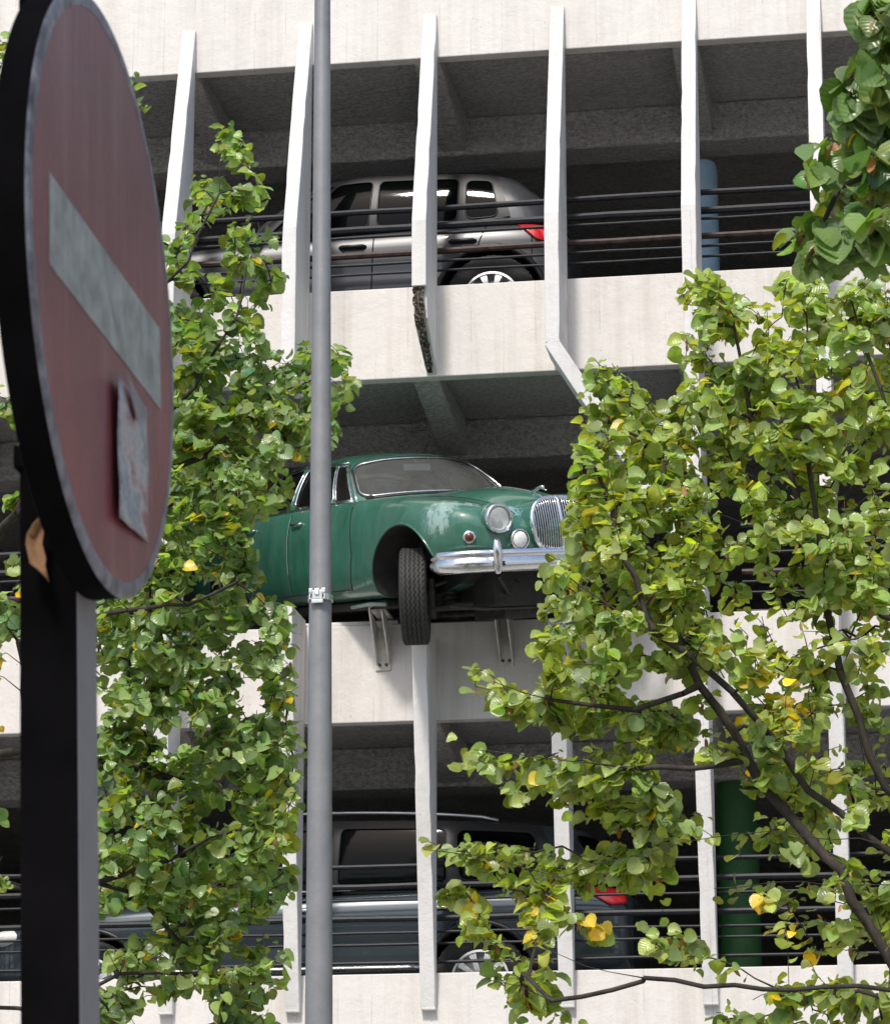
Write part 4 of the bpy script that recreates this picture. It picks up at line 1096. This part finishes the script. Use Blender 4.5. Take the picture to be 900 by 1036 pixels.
    for t in tips:
        if rg.random()<bare: continue
        # chain back from the tip
        chain=[t];L=0
        while L<spray and par[chain[-1]]>=nmain-1 and par[chain[-1]]>=0:
            q=par[chain[-1]];L+=np.linalg.norm(P[q]-P[chain[-1]]);chain.append(q)
        pts=[P[c] for c in chain]
        if len(pts)<2:continue
        axis=pts[0]-pts[-1];al=np.linalg.norm(axis);
        if al<1e-4:continue
        axis/=al;nb=np.cross(axis,[0,0,1.]);nb/=max(np.linalg.norm(nb),1e-4)
        tone=rg.normal(0,1);base=np.array(green(P[t],tone) if green else (.09,.15,.03))
        m=int(per*rg.uniform(.7,1.3));sg=rg.choice([-1,1]);plane=np.array([rg.normal(-.05,.35),-.55+rg.normal(0,.35),.75+rg.normal(0,.25)]);plane/=np.linalg.norm(plane)
        inz=any(np.hypot(P[t][0]-z[0][0],P[t][2]-z[0][2])<z[1] for z in yzones)
        for k in range(m):
            u=k/m*(len(pts)-1);i=min(int(u),len(pts)-2);p=pts[i]+(pts[i+1]-pts[i])*(u-i);sg=-sg
            s=leaf*rg.uniform(.5,1.3)*(.7 if k==0 else 1)
            d=axis*rg.uniform(.25,.9)+nb*sg*rg.uniform(.5,1.1)+np.array([0,-.1,-rg.uniform(.15,.8)-droop]);d/=np.linalg.norm(d)
            nn=plane+rg.normal(0,.33,3);nn-=d*nn.dot(d);nn/=max(np.linalg.norm(nn),1e-4)
            if rg.random()<.10:nn=-nn
            pet=d*.25*s+rg.normal(0,.012,3)
            c=base*(1+rg.normal(0,.28))*np.array([1+rg.normal(0,.10),1,1+rg.normal(0,.2)]);
            y=rg.random()
            if y<yellow or (inz and y<.55): c=np.array([.86,.60,.03])*rg.uniform(.7,1.15)
            elif y<yellow+.10: c=np.array([.20,.23,.03])*rg.uniform(.8,1.2)
            nw=1.0
            centers.append(p+pet);dirs.append(d);nors.append(nn);size.append(s);cols.append(np.clip(c,.004,1));narrow.append(nw)
            if rg.random()<brown:   # hanging seed bracts
                d2=np.array([rg.normal(0,.3),rg.normal(0,.3),-1.]);d2/=np.linalg.norm(d2);n2=rg.normal(0,1,3);n2-=d2*n2.dot(d2);n2/=np.linalg.norm(n2)
                centers.append(p+d2*.01);dirs.append(d2);nors.append(n2);size.append(s*rg.uniform(.5,.8));cols.append(np.array([.30,.15,.06])*rg.uniform(.6,1.3));narrow.append(.36)
    n=len(centers);C=np.array(centers)-tb;Dm=np.array(dirs);Nm=np.array(nors);S=np.array(size);W=np.cross(Nm,Dm);K=np.array(cols);NR=np.array(narrow)
    fold=rg.uniform(.10,.80,n);curl=rg.uniform(-.15,.85,n);wav=rg.normal(0,.035,(n,16));tw=rg.normal(0,.14,n)
    nv=len(LV);out=np.zeros((n,nv,3));cc=np.ones((n,nv,4))
    for k,(u,w_) in enumerate(LV):
        hh=fold*abs(w_)*1.0-curl*u*u*.55+wav[:,k]*(1 if w_!=0 else .2)+tw*w_*u
        hh=hh*np.where(NR<1,.3,1)
        out[:,k]=C+Dm*(u*S)[:,None]+W*(w_*S*NR)[:,None]+Nm*(hh*S)[:,None]
        f_=1.25 if w_==0 else 1.0
        cc[:,k,:3]=K*f_
    V=out.reshape(-1,3);nf=len(LF)
    loops=[];starts=[];tot=[];st=0
    base_l=np.array([i for f in LF for i in f]);base_t=np.array([len(f) for f in LF])
    allv=(base_l[None]+(np.arange(n)*nv)[:,None]).ravel();tots=np.tile(base_t,n);sts=np.concatenate([[0],np.cumsum(tots)[:-1]])
    me=bpy.data.meshes.new('foliage');me.vertices.add(len(V));me.vertices.foreach_set('co',V.ravel());me.loops.add(len(allv));me.loops.foreach_set('vertex_index',allv)
    me.polygons.add(len(tots));me.polygons.foreach_set('loop_start',sts);me.polygons.foreach_set('loop_total',tots);me.polygons.foreach_set('use_smooth',[True]*len(tots));me.update(calc_edges=True);me.validate()
    ca=me.color_attributes.new('leafcol','FLOAT_COLOR','POINT');ca.data.foreach_set('color',cc.reshape(-1))
    vu=np.zeros((n,nv,4));vu[:,:,0]=LV[None,:,0];vu[:,:,1]=np.abs(LV[None,:,1]);vu[:,:,3]=1
    cb=me.color_attributes.new('vein','FLOAT_COLOR','POINT');cb.data.foreach_set('color',vu.reshape(-1))
    me.materials.append(M['leaf']);o=bpy.data.objects.new('foliage',me);col.objects.link(o);o.parent=rootE
    print(name,'leaves',n,'nodes',cnt)
A_tr=[]
def g_mid(p,t): return (.095+.02*t*.5,.165+.022*t*.5,.042)
def g_left(p,t):
    return (.185+.035*t,.285+.034*t,.080)
def g_right(p,t): return (.290+.045*t,.375+.036*t,.082)
def g_near(p,t): return (.135+.03*t,.235+.035*t,.045)
YL=-6.6
# left tree
bl=onY(-60,1036,YL);
left_blobs=[
 ([(226,125),(246,132),(258,160),(240,175),(218,165)],5,-.1,.1),
 ([(205,170),(260,180),(270,215),(285,250),(290,290),(270,310),(225,320),(180,330),(165,240),(170,200)],27,-.3,.3),
 ([(125,55),(150,100),(160,190),(150,300),(130,300),(120,100)],6,-.2,.2),
 ([(165,300),(260,330),(290,365),(335,345),(350,360),(355,410),(325,450),(300,440),(160,420)],60,-.6,.6),
 ([(150,410),(330,410),(345,430),(305,475),(290,510),(262,495),(262,520),(230,570),(150,590)],92,-.8,.8),
 ([(140,570),(260,560),(250,640),(290,640),(295,700),(280,720),(120,720)],82,-.8,.8),
 ([(110,700),(295,705),(300,780),(298,850),(285,850),(100,850)],80,-.9,.8),
 ([(100,850),(290,860),(295,925),(280,930),(180,930),(100,900)],34,-.6,.6),
 ([(190,940),(295,960),(300,1000),(255,1030),(180,1015),(110,990),(105,960)],22,-.6,.6),
 ([(100,1000),(130,1010),(140,1040),(105,1040)],6,-.3,.3),
 ([(200,1010),(290,1010),(300,1050),(200,1050)],8,-.3,.3),
 ([(95,600),(165,600),(165,930),(95,930)],44,-.8,.8),([(240,600),(290,605),(303,660),(288,740),(302,800),(290,900),(250,900)],30,-.8,.8),([(170,470),(280,460),(290,500),(235,540),(170,600)],26,-.8,.8),([(170,320),(330,350),(300,420),(170,420)],18,-.6,.6),([(160,860),(290,870),(295,920),(270,930),(160,930)],14,-.7,.7),([(105,880),(200,900),(290,950),(298,1005),(110,1005)],16,-.7,.7),
 ([(-30,20),(20,20),(14,120),(-30,160)],6,-.3,.3),
 ([(-200,380),(165,380),(160,700),(-200,700)],60,-.9,.9),
 ([(-160,640),(15,600),(15,900),(-160,900)],26,-.8,.8),
 ([(-160,880),(14,890),(12,960),(-160,960)],5,-.8,.8),
]
left_limbs=[
 [(60,900,0),(102,893,-.1),(167,871,-.2),(211,847,-.2),(250,838,-.25)],
 [(102,895,-.1),(140,905,0),(175,947,.1),(210,985,.2)],
 [(30,760,.2),(102,770,.2),(190,790,.3),(240,760,.3)],
 [(20,650,0),(110,620,0),(190,610,-.3),(240,590,-.4)],
 [(20,520,0),(110,500,0),(180,470,.1),(210,460,.1),(280,400,.2),(330,380,.3)],
 [(30,480,.1),(120,400,.1),(150,300,.1),(190,262,0),(222,195,0),(222,148,0)],
 [(150,440,.1),(200,390,.1),(222,349,0),(245,300,0),(251,269,0)],
 [(60,1020,0),(120,985,0),(220,985,.1)],
]
tr0=Vector((bl.x,bl.y,.1));
tree('linden_tree','green linden tree behind the no-entry sign and the lamp post',[(bl.x-.2,YL,.1),(bl.x-.15,YL,2.4),(bl.x+.05,YL+.05,3.6),(bl.x+.0,YL,5.2),(bl.x+.1,YL,6.4)],YL,left_limbs,left_blobs,11,leaf=.062,per=10,dens=2.1,limb_dy=-.35,bare=.10,green=g_left,yellow=.012,brown=.10)
# right tree
YR=-7.6
br_=onY(985,1036,YR)
right_blobs=[
 ([(606,352),(620,360),(642,395),(650,430),(600,430),(592,400)],15,-.3,.3),
 ([(588,425),(690,400),(700,520),(575,560),(572,520),(592,470)],80,-.6,.6),
 ([(690,275),(715,268),(735,280),(765,295),(790,330),(780,420),(690,420),(690,350)],44,-.4,.4),
 ([(790,275),(830,265),(850,300),(900,255),(900,420),(790,420)],62,-.6,.6),
 ([(690,400),(900,400),(900,560),(690,560)],112,-.9,.8),
 ([(553,560),(700,540),(720,680),(560,690),(545,640)],98,-.8,.8),
 ([(700,550),(900,550),(900,690),(710,690)],56,-.9,.8),
 ([(475,672),(495,680),(530,705),(580,690),(640,700),(700,730),(690,760),(600,745),(520,725),(480,700)],52,-.5,.5),
 ([(455,745),(500,760),(530,775),(600,745),(650,760),(690,800),(690,850),(600,830),(540,810),(480,775)],38,-.5,.5),
 ([(690,700),(900,690),(900,800),(800,790),(700,760)],28,-.7,.7),
 ([(420,852),(470,850),(560,865),(660,855),(690,880),(640,910),(560,900),(500,880),(430,865)],30,-.25,.25),
 ([(428,895),(480,905),(510,950),(500,965),(465,945),(455,915)],9,-.2,.2),
 ([(500,880),(580,905),(570,940),(520,930)],8,-.2,.2),
 ([(600,800),(700,800),(720,850),(660,870)],7,-.4,.4),
 ([(740,760),(900,790),(900,870),(850,880),(760,860)],14,-.6,.6),
 ([(640,900),(680,920),(740,990),(700,1000),(650,950)],4,-.3,.3),
 ([(480,970),(560,965),(570,990),(560,1025),(500,1010)],8,-.2,.2),
 ([(700,995),(900,995),(900,1046),(740,1046)],20,-.5,.5),
 ([(860,880),(900,870),(900,960),(870,950)],8,-.3,.3),
 ([(900,250),(1250,330),(1300,700),(1200,1000),(900,1000)],150,-1.2,1.2),
 ([(765,925),(790,930),(835,955),(825,975),(780,965)],2,-.2,.2),([(770,705),(815,710),(815,735),(770,735)],6,-.5,.5),([(596,935),(614,940),(606,958)],2,-.1,.1),
 ([(700,800),(900,860),(890,985),(760,975),(700,900)],12,-.8,.8),
 ([(480,1015),(560,1000),(580,1036),(490,1036)],4,-.2,.2),
]
right_limbs=[
 [(960,1060,0),(893,960,0),(850,885,0),(835,867,0),(770,790,.1),(740,740,.1),(708,690,.1),(690,650,.15),(675,610,.2)],
 [(960,900,.1),(900,865,.1),(820,801,0),(779,750,0),(741,700,-.1),(700,668,-.1),(660,640,-.2),(612,608,-.2),(585,590,-.2)],
 [(960,850,.2),(895,801,.2),(867,727,.2),(849,680,.2),(842,650,.3),(840,560,.3),(815,520,.3),(800,480,.3),(760,420,.3),(750,370,.2),(744,330,.2)],
 [(960,640,.1),(890,625,.1),(860,585,.1),(830,550,.1),(820,480,0),(812,420,0),(800,370,0)],
 [(930,860,-.2),(870,848,-.2),(780,842,-.3),(700,850,-.3),(640,865,-.3),(565,885,-.3),(480,868,-.3),(430,858,-.3)],
 [(950,900,-.1),(844,892,-.1),(780,892,-.1),(723,899,-.1)],
 [(980,1000,-.2),(900,997,-.2),(800,1000,-.2),(713,997,-.3),(650,990,-.3),(592,979,-.3),(555,960,-.3)],
 [(650,990,-.3),(620,1005,-.3),(560,1010,-.3),(500,990,-.3)],
 [(690,700,0),(640,720,0),(560,710,-.1),(500,690,-.2)],
 [(700,780,0),(640,775,0),(560,770,-.1),(480,758,-.2)],
 [(660,640,-.2),(630,560,-.2),(615,480,-.2),(612,400,-.2)],
 [(1000,500,0),(900,420,0),(870,340,0),(860,300,0)],
]
yz=[(np.array(onY(x,y,YR)),r) for x,y,r in ((795,715,.11),(742,735,.07),(672,722,.06),(700,705,.05),(640,650,.06),(783,940,.07),(815,960,.06),(605,948,.06),(713,780,.05))]
tree('linden_tree','large yellow-green linden tree with dark bare twigs covering the right of the facade',[(br_.x+.1,YR,.1),(br_.x+.1,YR,2.6),(br_.x-.05,YR,3.6),(br_.x+.1,YR,4.8),(br_.x+.15,YR,6.0)],YR,right_limbs,right_blobs,23,leaf=.061,per=10,dens=2.05,limb_dy=-.5,bare=.12,green=g_right,yellow=.012,brown=.14,yzones=yz)
# near tree, top right
YN=-14.4;bn=onY(1260,1036,YN)
near_blobs=[([(862,0),(900,-40),(930,60),(880,55),(862,25)],9,-.15,.15),
 ([(830,110),(900,90),(960,120),(960,230),(900,240),(835,215),(818,170)],40,-.3,.3),
 ([(855,50),(900,40),(905,120),(850,115)],9,-.2,.2),([(795,235),(840,200),(860,250),(820,262)],6,-.1,.1),
 ([(800,235),(850,225),(900,235),(900,262),(845,262)],7,-.15,.15),
 ([(905,-150),(1500,-250),(1550,250),(950,260)],90,-.8,.8)]
near_limbs=[[(1150,100,0),(1000,140,0),(900,165,0),(850,195,-.05),(825,235,-.1)],[(1100,0,0),(960,20,0),(890,25,0)],[(1000,140,0),(940,110,.1),(880,120,.1)]]
tree('linden_tree','darker linden with large drooping leaves and brown seed bracts, upper right corner',[(bn.x+.15,YN,.1),(bn.x+.1,YN,2.2),(bn.x,YN,3.4),(bn.x-.1,YN,4.4)],YN,near_limbs,near_blobs,5,leaf=.064,per=12,green=g_near,yellow=.01,brown=.75,spray=.24,droop=.9)

rg3=np.random.default_rng(3);c3=np.array([1.35,-20.6,6.9]);p3=[]  # unseen crown, added overhead to keep the sun off the sign
while len(p3)<330:
    q=rg3.uniform(-1,1,3)
    if np.linalg.norm(q)<1: p3.append(c3+q*np.array([1.9,1.9,1.5]))
tree('linden_tree','unseen linden added beside the viewer to shade the no-entry sign',[(.2,-22.6,.1),(.25,-22.5,2.5),(.6,-21.9,4.6),(1.1,-21.0,6.2)],-21,[],[],41,leaf=.095,per=12,green=g_near,yellow=.01,brown=.1,pts3=p3,spray=.4)

# ------------------------------------------------------------------ light, sky
EL,AZ=R(50),R(9)      # sun stands in front of the facade, slightly to its left
S=Vector((-math.sin(AZ)*math.cos(EL),-math.cos(AZ)*math.cos(EL),math.sin(EL)))
w=bpy.data.worlds.new('World');sc.world=w;w.use_nodes=True;nt=w.node_tree
sky=nt.nodes.new('ShaderNodeTexSky');sky.sky_type='NISHITA';sky.sun_disc=False;sky.sun_elevation=EL;sky.sun_rotation=math.atan2(S.x,S.y);sky.air_density=1.2;sky.dust_density=2.5
nt.links.new(sky.outputs[0],nt.nodes['Background'].inputs[0]);nt.nodes['Background'].inputs[1].default_value=.15
l=bpy.data.lights.new('sun','SUN');l.energy=2.9;l.angle=R(6);l.color=(1,.95,.87);lo=bpy.data.objects.new('sun',l);col.objects.link(lo);lo.rotation_euler=(-S).to_track_quat('-Z','Y').to_euler()
# ------------------------------------------------------------------ camera
cd=bpy.data.cameras.new('camera');co=bpy.data.objects.new('camera',cd);col.objects.link(co);sc.camera=co
cd.sensor_fit='VERTICAL';cd.sensor_height=24;cd.lens=24*FPX/1036;cd.clip_end=3000;cd.clip_start=.05
mm=Matrix((Vector(_r),Vector(_u),Vector(-_f))).transposed().to_4x4();mm.translation=Vector(CAM.tolist());co.matrix_world=mm
cd.dof.use_dof=True;cd.dof.focus_distance=22;cd.dof.aperture_fstop=20
sc.view_settings.view_transform='Standard';sc.view_settings.look='None';sc.view_settings.gamma=1;sc.view_settings.exposure=.22
sc.cycles.max_bounces=8;sc.cycles.transparent_max_bounces=12
sc.cycles.use_denoising=True
